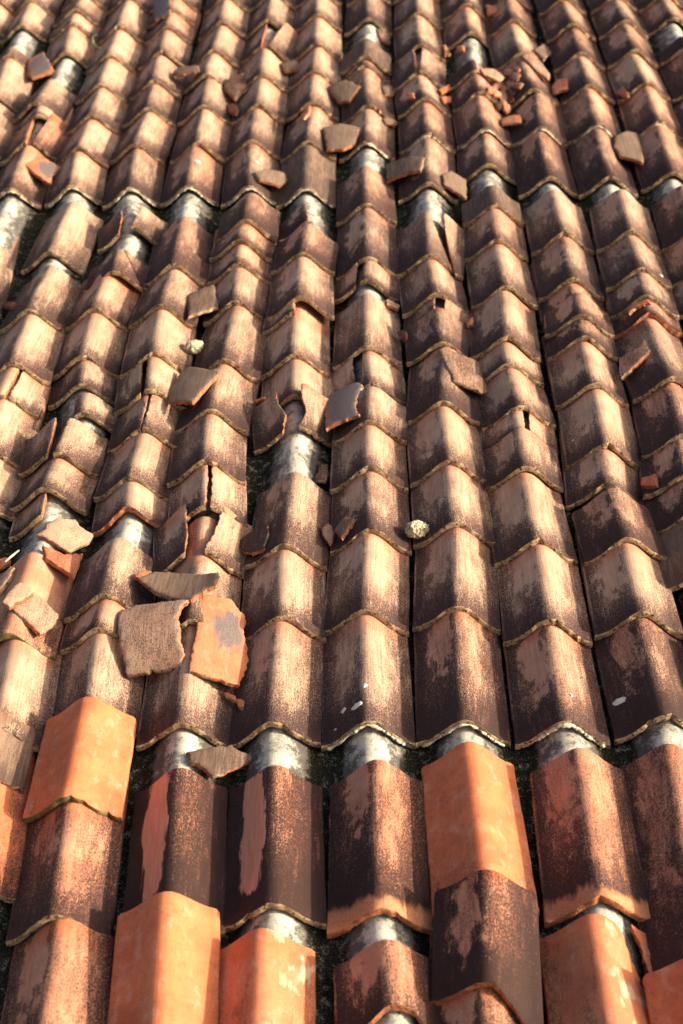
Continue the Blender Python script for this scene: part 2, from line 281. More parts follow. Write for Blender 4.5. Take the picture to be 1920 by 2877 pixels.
# column, place in it, kind, x, y, z, tilt, length, exposed length, skew, details
TILES=[
(-8,0,'b',-1.566,6.2694,0.012,0.03,0.4,0.228,0,{'wear': 0.3}),
(-8,1,'b',-1.566,6.4974,0.0247,0.0616,0.4,0.28,0,{'wear': 0.3}),
(-7,0,'b',-1.366,5.0806,0.012,0.03,0.4,0.42,-0.05,{'wear': 0.36}),
(-7,1,'b',-1.3914,5.5006,0.012,0.03,0.4,0.406,-0.05,{'wear': 0.22}),
(-7,2,'b',-1.4144,5.9066,0.012,0.035,0.0861,0.3219,-0.0101,{'wear': 0.3, 'top': 1}),
(-7,3,'b',-1.4177,6.2286,0.012,0.03,0.4,0.2645,-0.013,{'wear': 0.3}),
(-7,4,'b',-1.4212,6.4931,0.0236,0.0589,0.4,0.28,0,{'wear': 0.34}),
(-6,0,'b',-1.2047,4.0114,0.012,0.0231,0.5196,0.7154,-0.05,{'wear': 0.36, 'top': 1}),
(-6,1,'d',-1.2012,4.7268,0.012,0.03,0.4,0.3263,-0.0008,{'wear': 0.38, 'bead': 1}),
(-6,2,'o',-1.2015,5.0531,0.0217,0.0779,0.2786,0.2486,0.0231,{'wear': 0.4, 'hue': 0.6, 'split': [(0.05, 0), (0.0, 0.42)], 'gap': 0.012, 'lo': (0, 0, 3), 'ro': (0.01, 0.02, -5), 'll': 'orange faced left half of a tile next to a fallen orange slab', 'rl': 'buff right half of a tile with a whitish smear'}),
(-6,3,'b',-1.1957,5.3017,0.0218,0.067,0.3258,0.0832,-0.05,{'wear': 0.4}),
(-6,4,'b',-1.2132,5.385,0.0358,0.1,0.2675,0.5396,0.05,{'wear': 0.36, 'top': 1}),
(-6,5,'b',-1.1886,5.9246,0.012,0.03,0.4,0.2821,-0.05,{'wear': 0.3}),
(-6,6,'b',-1.2035,6.2066,0.023,0.0576,0.4,0.1232,0.0029,{'wear': 0.36}),
(-6,7,'b',-1.2032,6.3298,0.0354,0.0886,0.4,0.1784,0.0398,{'wear': 0.36}),
(-6,8,'b',-1.1961,6.5082,0.0391,0.0978,0.4,0.28,0,{'wear': 0.36}),
(-5,0,'b',-0.9879,3.0192,0.012,0.03,0.4,0.2074,-0.0463,{'wear': 0.35}),
(-5,1,'b',-0.9975,3.2266,0.0253,0.0632,0.4,0.2309,0.0018,{'wear': 0.35}),
(-5,2,'b',-0.9971,3.4575,0.0302,0.035,0.1642,0.1342,0.05,{'wear': 0.22, 'split': [(0.1, 0), (0.16, 0.42)], 'gap': 0.012, 'll': 'cream left piece of a tile cleft by a pale wedge', 'rl': 'cream right piece of a tile cleft by a pale wedge'}),
(-5,3,'b',-0.9882,3.5918,0.045,0.1,0.4,0.3002,-0.0105,{'wear': 0.25}),
(-5,4,'b',-0.9913,3.8919,0.0345,0.1,0.3162,0.3947,0.0493,{'wear': 0.4, 'top': 1}),
(-5,5,'b',-0.9939,4.2866,0.012,0.0332,0.3617,0.4529,0.05,{'wear': 0.25, 'top': 1}),
(-5,6,'b',-0.9914,4.7395,0.012,0.03,0.4,0.2711,-0.05,{'wear': 0.34, 'bead': 1}),
(-5,7,'b',-1.0059,5.0107,0.0234,0.0584,0.4,0.2598,0.0262,{'wear': 0.32}),
(-5,8,'b',-0.9991,5.2705,0.0277,0.0692,0.4,0.2809,-0.0033,{'wear': 0.32}),
(-5,9,'b',-1,5.5514,0.0277,0.0694,0.4,0.293,-0.006,{'wear': 0.28}),
(-5,10,'b',-1.0017,5.8444,0.0269,0.0673,0.4,0.3052,-0.0015,{'wear': 0.26}),
(-5,11,'b',-1.0022,6.1496,0.0259,0.0647,0.4,0.3437,-0.0058,{'wear': 0.26}),
(-5,12,'b',-1.0042,6.4933,0.0231,0.0579,0.4,0.28,0,{'wear': 0.3}),
(-4,0,'o',-0.7872,1.8473,0.012,0.03,0.4,0.2727,-0.05,{'wear': 0.3, 'lab': 'orange tile edge showing at the left border under a pale tile'}),
(-4,1,'g',-0.8208,2.1201,0.031,-0.088,0.1563,0.1563,0.05,{'wear': 0.25, 'over': 1, 'lab': 'pale mottled tile on the left border, its rounded corner raised', 'top': 1}),
(-4,2,'b',-0.7874,2.2244,0.0202,0.0505,0.4,0.2842,-0.05,{'wear': 0.3}),
(-4,3,'o',-0.8108,2.5086,0.0253,0.0812,0.3122,0.4478,0.0102,{'wear': 0.02, 'hue': 0.55, 'moss': 1, 'lab': 'orange washed tile on the left carrying two small curved shards', 'top': 1}),
(-4,4,'b',-0.8,2.9564,0.012,0.035,0.12,0.0834,-0.05,{'wear': 0.3, 'split': [(0.0, 0), (0.05, 0.42)], 'gap': 0.02, 'only': 'L', 'll': 'buff tile remnant over a cream plastered hump'}),
(-4,5,'b',-0.8078,3.0398,0.0286,0.1,0.2743,0.1394,0.05,{'wear': 0.36}),
(-4,6,'b',-0.7992,3.1792,0.0341,0.035,0.1599,0.2074,0.0418,{'wear': 0.42, 'split': [(-0.06, 0), (-0.02, 0.1), (-0.02, 0.18), (-0.02, 0.42)], 'gap': 0.006, 'lo': (-0.01, 0.002, 7), 'll': 'dark slab like left half of a tile slid down beside a pale half', 'rl': 'pale mottled right half of a tile below a white plaster patch', 'top': 1}),
(-4,7,'b',-0.7668,3.3866,0.012,0.035,0.0989,0.1427,-0.05,{'wear': 0.4, 'split': [(-0.14, 0), (-0.15, 0.42)], 'gap': 0.004, 'only': 'R', 'rl': 'short tile stump half buried in white plaster', 'top': 1}),
(-4,8,'b',-0.7911,3.5293,0.012,0.03,0.4,0.1174,-0.05,{'wear': 0.45}),
(-4,9,'b',-0.803,3.6467,0.028,0.0699,0.4,0.2555,-0.0082,{'wear': 0.3}),
(-4,10,'d',-0.8051,3.9022,0.0296,0.0888,0.3333,0.2163,0.05,{'wear': 0.42}),
(-4,11,'d',-0.7711,4.1185,0.0299,0.035,0.142,0.3114,-0.0195,{'wear': 0.48, 'split': [(0.42, 0), (0.2, 0.09), (0.03, 0.16), (0.0, 0.3)], 'gap': 0.004, 'll': 'tile cracked diagonally under a white curved edge, lower piece', 'rl': 'tile cracked diagonally under a white curved edge, side piece', 'top': 1}),
(-4,12,'b',-0.766,4.4299,0.012,0.035,0.1539,0.2868,-0.05,{'wear': 0.4, 'split': [(-0.05, 0), (0, 0.1), (-0.02, 0.42)], 'gap': 0.026, 'lo': (-0.006, -0.014, 5), 'ro': (0.006, 0, -5), 'll': 'shadowed left half of a tile broken by an orange gash', 'rl': 'buff right half of a tile broken by an orange gash', 'top': 1}),
(-4,13,'b',-0.7972,4.7167,0.012,0.03,0.4,0.3133,-0.0423,{'wear': 0.42, 'bead': 1}),
(-4,14,'b',-0.8104,5.03,0.0221,0.0553,0.4,0.2997,0.034,{'wear': 0.36}),
(-4,15,'b',-0.8002,5.3298,0.025,0.0626,0.4,0.2442,0.0121,{'wear': 0.4}),
(-4,16,'b',-0.7973,5.574,0.0293,0.0731,0.4,0.2898,-0.0134,{'wear': 0.36}),
(-4,17,'b',-0.8012,5.8637,0.0276,0.0689,0.4,0.2594,-0.0096,{'wear': 0.36}),
(-4,18,'d',-0.8037,6.1231,0.0292,0.073,0.4,0.1764,0.0067,{'wear': 0.42}),
(-4,19,'d',-0.8025,6.2995,0.0358,0.0895,0.4,0.1652,-0.0097,{'wear': 0.4}),
(-4,20,'b',-0.8041,6.4647,0.0405,0.1,0.4,0.28,0,{'wear': 0.4}),
(-3,0,'k',-0.5721,1.4394,0.012,0.0367,0.327,0.3243,-0.05,{'wear': 0.48, 'hue2': 1, 'lab': 'dark reddish tile running into the lower left corner', 'top': 1}),
(-3,1,'k',-0.5969,1.7637,0.012,0.03,0.4,0.2761,-0.0382,{'wear': 0.4, 'hue2': 1, 'lab': 'rust and soot mottled tile under the mossy lip of the orange one'}),
(-3,2,'o',-0.6075,2.0397,0.0257,-0.0271,0.2677,0.2677,0.0054,{'wear': -0.22, 'over': 1, 'moss': 1, 'lab': 'bright orange tile with mossy front lip left of the first grey hump', 'top': 1}),
(-3,3,'b',-0.6007,2.2731,0.012,0.03,0.4,0.2532,-0.0409,{'wear': 0.38}),
(-3,4,'d',-0.6111,2.5263,0.0239,0.0797,0.3,0.0972,-0.0037,{'wear': 0.42}),
(-3,5,'b',-0.6114,2.6235,0.0357,0.1,0.2279,0.3394,0.0289,{'wear': 0.38, 'top': 1}),
(-3,6,'b',-0.599,2.9629,0.012,0.03,0.4,0.1149,-0.0333,{'wear': 0.25, 'brk': [(-0.5, 0), (-0.2, 0.006), (0, 0.012), (0.2, 0.0), (0.5, 0)]}),
(-3,7,'b',-0.6029,3.0778,0.0281,0.0701,0.4,0.2022,0.0469,{'wear': 0.36}),
(-3,8,'b',-0.5934,3.28,0.0334,0.1,0.2077,0.1777,-0.0088,{'wear': 0.42, 'split': [(-0.01, 0), (0.01, 0.1), (0.0, 0.42)], 'gap': 0.004, 'lo': (-0.001, 0, 1), 'll': 'dark left half of a neatly cracked tile', 'rl': 'speckled buff right half of a neatly cracked tile'}),
(-3,9,'b',-0.5949,3.4577,0.0351,0.035,0.1915,0.1615,-0.0296,{'wear': 0.36, 'split': [(-0.08, 0), (-0.07, 0.42)], 'gap': 0.01, 'lo': (-0.002, -0.004, 2), 'll': 'shaded narrow left part of a tile beside a striped loose shard', 'rl': 'cream right part of a tile beside a striped loose shard'}),
(-3,10,'b',-0.5997,3.6193,0.0489,0.1,0.4,0.2723,-0.0264,{'wear': 0.3}),
(-3,11,'b',-0.6069,3.8915,0.0412,0.1,0.4,0.2452,0.05,{'wear': 0.42}),
(-3,12,'d',-0.5923,4.1367,0.0362,0.0962,0.3762,0.5772,-0.0138,{'wear': 0.42, 'top': 1}),
(-3,13,'d',-0.6001,4.7139,0.012,0.03,0.4,0.3125,0.0001,{'wear': 0.48, 'bead': 1}),
(-3,14,'b',-0.6,5.0264,0.0221,0.0553,0.4,0.3149,-0.0054,{'wear': 0.32}),
(-3,15,'b',-0.6017,5.3414,0.0242,0.0605,0.4,0.282,-0.0045,{'wear': 0.36}),
(-3,16,'b',-0.603,5.6234,0.0266,0.0666,0.4,0.2369,0.042,{'wear': 0.34}),
(-3,17,'b',-0.593,5.8603,0.0304,0.0759,0.4,0.3067,0.0226,{'wear': 0.3}),
(-3,18,'b',-0.5861,6.167,0.0266,0.0665,0.4,0.2938,-0.0052,{'wear': 0.32}),
(-3,19,'b',-0.5876,6.4608,0.0266,0.0664,0.4,0.28,0,{'wear': 0.4}),
(-2,0,'o',-0.3774,1.4369,0.0097,-0.0677,0.3662,0.3662,-0.0434,{'wear': -0.18, 'over': 1, 'lab': 'clean smooth orange tile on the bottom edge between dark neighbours', 'top': 1}),
(-2,1,'k',-0.3852,1.7661,0.012,0.0329,0.3643,0.4789,-0.05,{'wear': 0.68, 'patch': 1, 'lab': 'black tile with a narrow orange streak, below the first grey hump', 'top': 1}),
(-2,2,'b',-0.406,2.2451,0.012,0.03,0.4,0.2991,-0.0162,{'wear': 0.38}),
(-2,3,'b',-0.4108,2.5442,0.0225,0.0563,0.4,0.2345,-0.0078,{'wear': 0.4}),
(-2,4,'b',-0.4127,2.7787,0.0288,0.1,0.2015,0.1715,0.0433,{'wear': 0.38, 'split': [(-0.02, 0), (0.02, 0.08), (0.03, 0.42)], 'gap': 0.03, 'lo': (-0.012, 0.0, 10), 'ro': (0.006, 0.0, -3), 'll': 'dark tipped left half of a tile slewed above the big loose shards', 'rl': 'buff right half of a tile next to a black chip'}),
(-2,5,'b',-0.4053,2.9501,0.0312,0.035,0.1946,0.1646,-0.05,{'wear': 0.3, 'split': [(0.04, 0), (0.05, 0.1), (0.03, 0.42)], 'gap': 0.012, 'll': 'orange tinted left half of a tile split by a grey crack', 'rl': 'cream right half of a tile split by a grey crack'}),
(-2,6,'b',-0.4177,3.1148,0.0449,0.1,0.4,0.2335,-0.0203,{'wear': 0.4}),
(-2,7,'b',-0.4224,3.3482,0.0411,0.1,0.4,0.2532,0.05,{'wear': 0.42}),
(-2,8,'b',-0.4079,3.6014,0.0352,0.0881,0.4,0.3258,0.0406,{'wear': 0.36}),
(-2,9,'b',-0.3947,3.9272,0.026,0.0651,0.4,0.2203,-0.0082,{'wear': 0.38}),
(-2,10,'d',-0.3965,4.1475,0.0312,0.078,0.4,0.1287,-0.0326,{'wear': 0.4}),
(-2,11,'d',-0.4007,4.2762,0.0407,0.1,0.316,0.1159,0.05,{'wear': 0.48}),
(-2,12,'d',-0.3868,4.3921,0.0486,0.1,0.2251,0.3103,-0.0089,{'wear': 0.5, 'top': 1}),
(-2,13,'b',-0.3912,4.7024,0.012,0.03,0.4,0.339,-0.0361,{'wear': 0.45, 'bead': 1}),
(-2,14,'b',-0.4034,5.0414,0.0213,0.0533,0.4,0.2921,0.0089,{'wear': 0.42}),
(-2,15,'b',-0.4008,5.3335,0.0253,0.0631,0.4,0.2762,0.01,{'wear': 0.34}),
(-2,16,'b',-0.398,5.6097,0.0273,0.0683,0.4,0.2932,-0.0109,{'wear': 0.3}),
(-2,17,'b',-0.4012,5.9029,0.0268,0.0863,0.3106,0.2806,0.0014,{'wear': 0.4, 'split': [(0.0, 0), (0.03, 0.42)], 'gap': 0.02, 'ro': (0.01, -0.005, -8), 'll': 'dark left half of a snapped tile with whitish gap', 'rl': 'pale right half of a snapped tile with whitish gap'}),
(-2,18,'b',-0.4008,6.1834,0.0221,0.0552,0.4,0.3014,0.0167,{'wear': 0.42}),
(-2,19,'b',-0.3958,6.4849,0.0249,0.0624,0.4,0.28,0,{'wear': 0.38}),
(-1,0,'p',-0.2119,1.4348,0.006,0,0.3,0.3,-0.0128,{'wear': 0.12, 'over': 1, 'lab': 'blotched orange tile at the bottom edge with a cream crusted sunny side', 'top': 1}),
(-1,1,'k',-0.1959,1.7836,0.012,0.0344,0.3486,0.4571,-0.0424,{'wear': 0.68, 'patch': 1, 'lab': 'black tile with a long smooth orange stripe, below the second grey hump', 'top': 1}),
(-1,2,'b',-0.2149,2.2407,0.012,0.03,0.4,0.3142,0.0238,{'wear': 0.38}),
(-1,3,'b',-0.2074,2.5548,0.0221,0.0552,0.4,0.2437,-0.0054,{'wear': 0.3}),
(-1,4,'b',-0.2087,2.7985,0.0281,0.0885,0.3178,0.5214,0.0327,{'wear': 0.36, 'lab': 'long pale streaked tile under the biggest bare grey hump', 'top': 1}),
(-1,5,'b',-0.2015,3.3199,0.0113,-0.1529,0.1644,0.1644,-0.0227,{'wear': 0.42, 'over': 1, 'split': [(-0.03, 0), (0.05, 0.06), (-0.03, 0.11), (-0.06, 0.2)], 'gap': 0.03, 'lo': (-0.01, -0.018, 5), 'ro': (0.004, -0.004, -4), 'll': 'dark left piece of a burst tile hanging above the biggest bare grey hump', 'rl': 'cream right piece of a burst tile hanging above the biggest bare grey hump', 'top': 1}),
(-1,6,'b',-0.2041,3.4556,0.012,0.03,0.4,0.1767,-0.0384,{'wear': 0.25, 'lab': 'cream tile whose front is hidden by a burst tile, above the biggest grey hump'}),
(-1,7,'b',-0.2109,3.6324,0.0262,0.0655,0.4,0.2221,-0.009,{'wear': 0.36}),
(-1,8,'b',-0.2129,3.8545,0.0312,0.035,0.12,0.0505,0,{'wear': 0.4, 'split': [(0.0, 0), (0, 0.42)], 'gap': 0.004, 'only': 'L', 'll': 'thin tile strip poking out under the tile with a pale comma stain'}),
(-1,9,'b',-0.2033,3.905,0.0489,0.1,0.4,0.2856,-0.0157,{'wear': 0.36}),
(-1,10,'d',-0.2078,4.1906,0.0398,0.035,0.1973,0.2539,0.05,{'wear': 0.42, 'top': 1}),
(-1,11,'b',-0.1886,4.4444,0.012,0.035,0.1236,0.2398,-0.05,{'wear': 0.45, 'split': [(0.04, 0), (0.02, 0.42)], 'gap': 0.02, 'only': 'L', 'lo': (0, 0.0, 2), 'll': 'dark left half of a tile beside a white plastered break', 'top': 1}),
(-1,12,'g',-0.2066,4.6842,0.012,0.03,0.4,0.3368,-0.0077,{'wear': 0.5, 'bead': 1}),
(-1,13,'b',-0.2092,5.021,0.0214,0.0535,0.4,0.3291,0.0184,{'wear': 0.42}),
(-1,14,'b',-0.2032,5.35,0.0233,0.0582,0.4,0.2882,0.014,{'wear': 0.35}),
(-1,15,'b',-0.1991,5.6382,0.026,0.065,0.4,0.2591,0.0125,{'wear': 0.32}),
(-1,16,'b',-0.1959,5.8974,0.0287,0.0717,0.4,0.3256,0.0012,{'wear': 0.35}),
(-1,17,'b',-0.1955,6.2229,0.0248,0.0621,0.4,0.2857,-0.0104,{'wear': 0.4}),
(-1,18,'b',-0.1985,6.5086,0.0266,0.0665,0.4,0.28,0,{'wear': 0.4}),
(0,0,'k',0.0206,1.5362,0.012,0.035,0.1681,0.2319,-0.05,{'wear': 0.53, 'brk': [(-0.5, 0.0), (-0.25, 0.012), (0, 0.03), (0.2, 0.03), (0.3, 0.012), (0.5, 0)], 'lab': 'blackened tile at the bottom edge with a bite out of its front, showing white', 'top': 1}),
(0,1,'k',-0.0022,1.7681,0.012,0.0319,0.3758,0.4695,-0.0107,{'wear': 0.58, 'chip': 1, 'lab': 'sooty tile with a chipped orange front lip above the bare white sheet', 'top': 1}),
(0,2,'b',-0.0174,2.2376,0.012,0.03,0.4,0.3357,-0.0142,{'wear': 0.35, 'bead': 1}),
(0,3,'b',-0.0222,2.5733,0.0214,0.0536,0.4,0.2813,0.0488,{'wear': 0.3}),
(0,4,'b',-0.0085,2.8546,0.0259,0.0646,0.4,0.2401,0.0005,{'wear': 0.4}),
(0,5,'b',-0.0084,3.0947,0.0298,0.0862,0.3459,0.2055,0.008,{'wear': 0.4}),
(0,6,'b',-0.0067,3.3003,0.0316,0.035,0.1654,0.1977,0.05,{'wear': 0.3, 'top': 1}),
(0,7,'b',-0.0007,3.4979,0.012,0.035,0.1984,0.1684,-0.0451,{'wear': 0.25, 'split': [(-0.16, 0), (-0.13, 0.1), (-0.1, 0.2), (-0.12, 0.42)], 'gap': 0.012, 'lo': (-0.006, 0.03, 4), 'll': 'buff left half of the split tile, its torn edge behind the blue grey shard', 'rl': 'pale right half of the split tile above a white mortar strip'}),
(0,8,'b',-0.0083,3.6663,0.0256,0.0781,0.3277,0.39,-0.0029,{'wear': 0.4, 'top': 1}),
(0,9,'b',-0.0104,4.0563,0.012,0.035,0.1462,0.1162,0.05,{'wear': 0.45, 'split': [(-0.12, 0), (-0.1, 0.1), (-0.09, 0.42)], 'gap': 0.012, 'lo': (-0.004, -0.005, 3), 'll': 'dark left half of a split tile just above a white hump', 'rl': 'buff right half of a split tile just above a white hump'}),
(0,10,'b',-0.003,4.1725,0.0274,0.0686,0.4,0.3678,-0.0069,{'wear': 0.45}),
(0,11,'d',-0.0056,4.5403,0.0217,0.0688,0.3154,0.4905,0.0005,{'wear': 0.5, 'top': 1}),
(0,12,'b',-0.0023,5.0308,0.012,0.03,0.4,0.2819,0.0206,{'wear': 0.5, 'bead': 1}),
(0,13,'b',0.0035,5.3127,0.023,0.0576,0.4,0.3761,-0.0259,{'wear': 0.4}),
(0,14,'d',-0.0063,5.6888,0.0209,0.098,0.213,0.0536,0,{'wear': 0.5}),
(0,15,'g',-0.0039,5.7424,0.0351,0.035,0.1844,0.4588,0.0284,{'wear': 0.5, 'top': 1}),
(0,16,'b',0.0121,6.2012,0.012,0.03,0.4,0.3167,0.0147,{'wear': 0.45}),
(0,17,'b',0.0167,6.5179,0.022,0.055,0.4,0.28,0,{'wear': 0.45}),
(1,0,'k',0.1726,1.47,0.012,0.03,0.4,0.1295,0.05,{'wear': 0.68}),
(1,1,'k',0.1813,1.5995,0.0319,-0.0493,0.2343,0.2343,0.05,{'wear': 0.63, 'over': 1, 'brk': [(-0.5, 0), (-0.1, 0.004), (0.06, 0.0), (0.25, -0.03), (0.5, -0.085)], 'lab': 'black mottled tile with snapped front riding over the bright orange tile', 'top': 1}),
(1,2,'o',0.1947,1.7976,0.0217,0.0555,0.3908,0.4386,-0.0335,{'wear': -0.2, 'lab': 'clean bright orange tile right of the middle, just below the grey mortar band', 'top': 1}),
(1,3,'d',0.1798,2.2362,0.012,0.03,0.4,0.3443,0.0038,{'wear': 0.62, 'bead': 1}),
(1,4,'b',0.1811,2.5804,0.0212,0.0529,0.4,0.2935,0.0435,{'wear': 0.42}),
(1,5,'b',0.1939,2.8739,0.0251,0.0628,0.4,0.2428,-0.0153,{'wear': 0.4}),
(1,6,'b',0.1902,3.1167,0.0294,0.0734,0.4,0.2633,-0.0167,{'wear': 0.38}),
(1,7,'b',0.1858,3.38,0.0295,0.0739,0.4,0.3005,0.0401,{'wear': 0.45}),
(1,8,'b',0.1978,3.6805,0.0294,-0.0191,0.1754,0.1754,-0.0262,{'wear': 0.5, 'over': 1, 'top': 1}),
(1,9,'b',0.1885,3.8186,0.012,0.035,0.1577,0.1277,0.0296,{'wear': 0.55, 'split': [(0.02, 0), (0.05, 0.42)], 'gap': 0.02, 'lo': (0, 0.0, 0), 'ro': (0.004, 0, -3), 'll': 'dark left part of a shattered tile tucked under a wavy front edge', 'rl': 'small right part of a shattered tile beside a pink chip'}),
(1,10,'b',0.1923,3.9463,0.027,0.0676,0.4,0.2225,-0.0397,{'wear': 0.48}),
(1,11,'b',0.1834,4.1688,0.0315,0.0925,0.3405,0.529,0.0183,{'wear': 0.42, 'split': [(0.36, 0), (0.2, 0.14), (0.1, 0.25), (0.06, 0.32)], 'gap': 0.004, 'ro': (0.004, -0.02, -6), 'll': 'cracked tile below a bare grey hump, larger left piece', 'rl': 'dark triangular piece sliding off a cracked tile below a grey hump', 'top': 1}),
(1,12,'b',0.2003,4.6978,0.012,0.03,0.4,0.365,0.0226,{'wear': 0.45}),
(1,13,'d',0.2086,5.0628,0.0205,0.0514,0.4,0.2901,0.0033,{'wear': 0.5, 'bead': 1}),
(1,14,'b',0.2095,5.3529,0.0251,0.0629,0.4,0.2375,-0.0414,{'wear': 0.45}),
(1,15,'b',0.1997,5.5904,0.0297,0.0941,0.3158,0.2858,0.0483,{'wear': 0.4, 'split': [(-0.03, 0), (-0.02, 0.1), (0, 0.42)], 'gap': 0.008, 'lo': (-0.003, -0.008, 4), 'll': 'dark left half of a cracked tile near the heap of orange rubble', 'rl': 'buff right half of a cracked tile near the heap of orange rubble'}),
(1,16,'b',0.2135,5.8762,0.0223,0.0558,0.4,0.3527,0.0026,{'wear': 0.4}),
(1,17,'b',0.2144,6.2288,0.0221,0.0554,0.4,0.2994,0.0173,{'wear': 0.4}),
(1,18,'b',0.2196,6.5283,0.0251,0.0627,0.4,0.28,0,{'wear': 0.4}),
(2,0,'p',0.3891,1.4272,0.012,0.0361,0.3321,0.3582,-0.0161,{'wear': 0.18, 'split': [(0.49, 0), (0.4, 0.2), (0.3, 0.3), (0.18, 0.36), (0.12, 0.42)], 'gap': 0.004, 'ro': (0.006, 0, -3), 'll': 'orange and cream blotched tile at the bottom edge with a torn right side', 'rl': 'smooth orange sliver split off the blotched tile at the bottom edge', 'top': 1}),
(2,1,'k',0.4023,1.7854,0.012,0.0314,0.382,0.4475,0.0126,{'wear': 0.43, 'hue2': 1, 'chip': 1, 'lab': 'reddish dark tile with a broken orange lip above a small white gap', 'top': 1}),
(2,2,'d',0.3855,2.2329,0.012,0.03,0.4,0.2934,-0.01,{'wear': 0.5, 'bead': 1}),
(2,3,'b',0.3826,2.5263,0.0227,0.0567,0.4,0.2742,0.0073,{'wear': 0.42}),
(2,4,'b',0.3846,2.8005,0.0266,0.0666,0.4,0.2869,-0.0278,{'wear': 0.38}),
(2,5,'b',0.3766,3.0874,0.027,0.035,0.1715,0.1667,0.015,{'wear': 0.42, 'top': 1}),
(2,6,'b',0.38,3.2541,0.012,0.035,0.1279,0.0979,0.05,{'wear': 0.3, 'split': [(0.1, 0), (0.12, 0.42)], 'gap': 0.01, 'lo': (-0.003, 0, 2), 'll': 'broken tile stump with raw orange front below a wavy edge, bigger piece', 'rl': 'broken tile stump with raw orange front below a wavy edge, smaller piece'}),
(2,7,'b',0.3869,3.352,0.0281,0.0702,0.4,0.1983,-0.05,{'wear': 0.42}),
(2,8,'b',0.375,3.5503,0.0337,0.0841,0.4,0.117,0.0018,{'wear': 0.35}),
(2,9,'b',0.3752,3.6673,0.0433,0.1,0.4,0.3013,0.05,{'wear': 0.42}),
(2,10,'b',0.3953,3.9686,0.0327,0.0817,0.4,0.2947,-0.0025,{'wear': 0.42}),
(2,11,'d',0.3946,4.2633,0.0281,0.0796,0.3528,0.2325,0.0282,{'wear': 0.5}),
(2,12,'g',0.4012,4.4959,0.0291,0.035,0.1453,0.3344,-0.001,{'wear': 0.5, 'top': 1}),
(2,13,'b',0.4013,4.8302,0.012,0.03,0.4,0.2518,0.0452,{'wear': 0.45}),
(2,14,'d',0.4126,5.082,0.0239,0.0599,0.4,0.3166,0.0042,{'wear': 0.5, 'bead': 1}),
(2,15,'d',0.414,5.3986,0.0245,0.087,0.2816,0.1986,-0.0283,{'wear': 0.5}),
(2,16,'d',0.4083,5.5972,0.0267,0.035,0.108,0.4247,-0.0332,{'wear': 0.45, 'split': [(0.08, 0), (0.05, 0.42)], 'gap': 0.01, 'only': 'L', 'll': 'dark broken tile half at the foot of a bare white hump', 'top': 1}),
(2,17,'d',0.4173,6.0219,0.012,0.03,0.4,0.2849,-0.0112,{'wear': 0.45}),
(2,18,'b',0.4141,6.3068,0.023,0.0574,0.4,0.2458,0.0007,{'wear': 0.45}),
(2,19,'b',0.4143,6.5526,0.0284,0.0709,0.4,0.28,0,{'wear': 0.45}),
(3,0,'o',0.566,1.4252,0.0142,-0.1078,0.229,0.229,-0.05,{'wear': -0.15, 'over': 1, 'lab': 'pinkish tile corner peeping in at the bottom right', 'top': 1}),
(3,1,'k',0.566,1.5906,0.012,0.0205,0.5843,0.6545,0.05,{'wear': 0.6, 'hue2': 1, 'lab': 'long dark red mottled tile on the right edge with a clean pink patch', 'top': 1}),
(3,2,'d',0.5922,2.2451,0.012,0.03,0.4,0.3023,-0.011,{'wear': 0.58}),
(3,3,'b',0.5889,2.5475,0.0224,0.0561,0.4,0.2536,0.0023,{'wear': 0.25}),
(3,4,'d',0.5895,2.801,0.0277,0.035,0.1992,0.2258,-0.05,{'wear': 0.48, 'top': 1}),
(3,5,'b',0.5744,3.0268,0.012,0.03,0.4,0.1472,0.05,{'wear': 0.4}),
(3,6,'b',0.5852,3.174,0.0271,0.0677,0.4,0.2741,0.0275,{'wear': 0.35}),
(3,7,'b',0.5928,3.448,0.028,0.0701,0.4,0.2329,-0.0007,{'wear': 0.42}),
(3,8,'d',0.5926,3.6809,0.0317,0.0701,0.128,0.128,0.0473,{'wear': 0.5, 'over': 1, 'top': 1}),
(3,9,'d',0.5947,3.777,0.045,0.0996,0.1449,0.1449,0.05,{'wear': 0.55, 'over': 1, 'top': 1}),
(3,10,'d',0.598,3.8733,0.012,0.03,0.4,0.1397,-0.0119,{'wear': 0.5}),
(3,11,'b',0.5963,4.0129,0.0273,0.0683,0.4,0.2857,0.0229,{'wear': 0.42}),
(3,12,'b',0.6028,4.2987,0.0273,0.0796,0.3431,0.4196,0.0094,{'wear': 0.35, 'top': 1}),
(3,13,'d',0.601,4.7183,0.012,0.03,0.4,0.3748,0.0034,{'wear': 0.5}),
(3,14,'d',0.6023,5.0931,0.0203,0.0506,0.4,0.3222,0.0389,{'wear': 0.45, 'bead': 1}),
(3,15,'d',0.6148,5.4153,0.0234,0.0586,0.4,0.3508,-0.05,{'wear': 0.5}),
(3,16,'b',0.595,5.7661,0.0224,0.056,0.4,0.3492,-0.0024,{'wear': 0.42}),
(3,17,'d',0.5941,6.1154,0.0223,0.0559,0.4,0.2914,0.0234,{'wear': 0.5}),
(3,18,'d',0.6009,6.4068,0.0256,0.0639,0.4,0.28,0,{'wear': 0.5}),
(4,0,'d',0.766,2.302,0.012,0.0544,0.2205,0.4028,-0.05,{'wear': 0.55, 'top': 1}),
(4,1,'g',0.766,2.7048,0.012,0.03,0.4,0.1931,0,{'wear': 0.25}),
(4,2,'d',0.766,2.8978,0.0257,0.0643,0.4,0.1293,0,{'wear': 0.65}),
(4,3,'d',0.766,3.0271,0.0369,0.0923,0.4,0.1643,0.05,{'wear': 0.6}),
(4,4,'d',0.7847,3.1914,0.0412,0.1,0.4,0.2695,0.05,{'wear': 0.5}),
(4,5,'b',0.8009,3.4609,0.0338,0.0845,0.4,0.3401,-0.0191,{'wear': 0.4}),
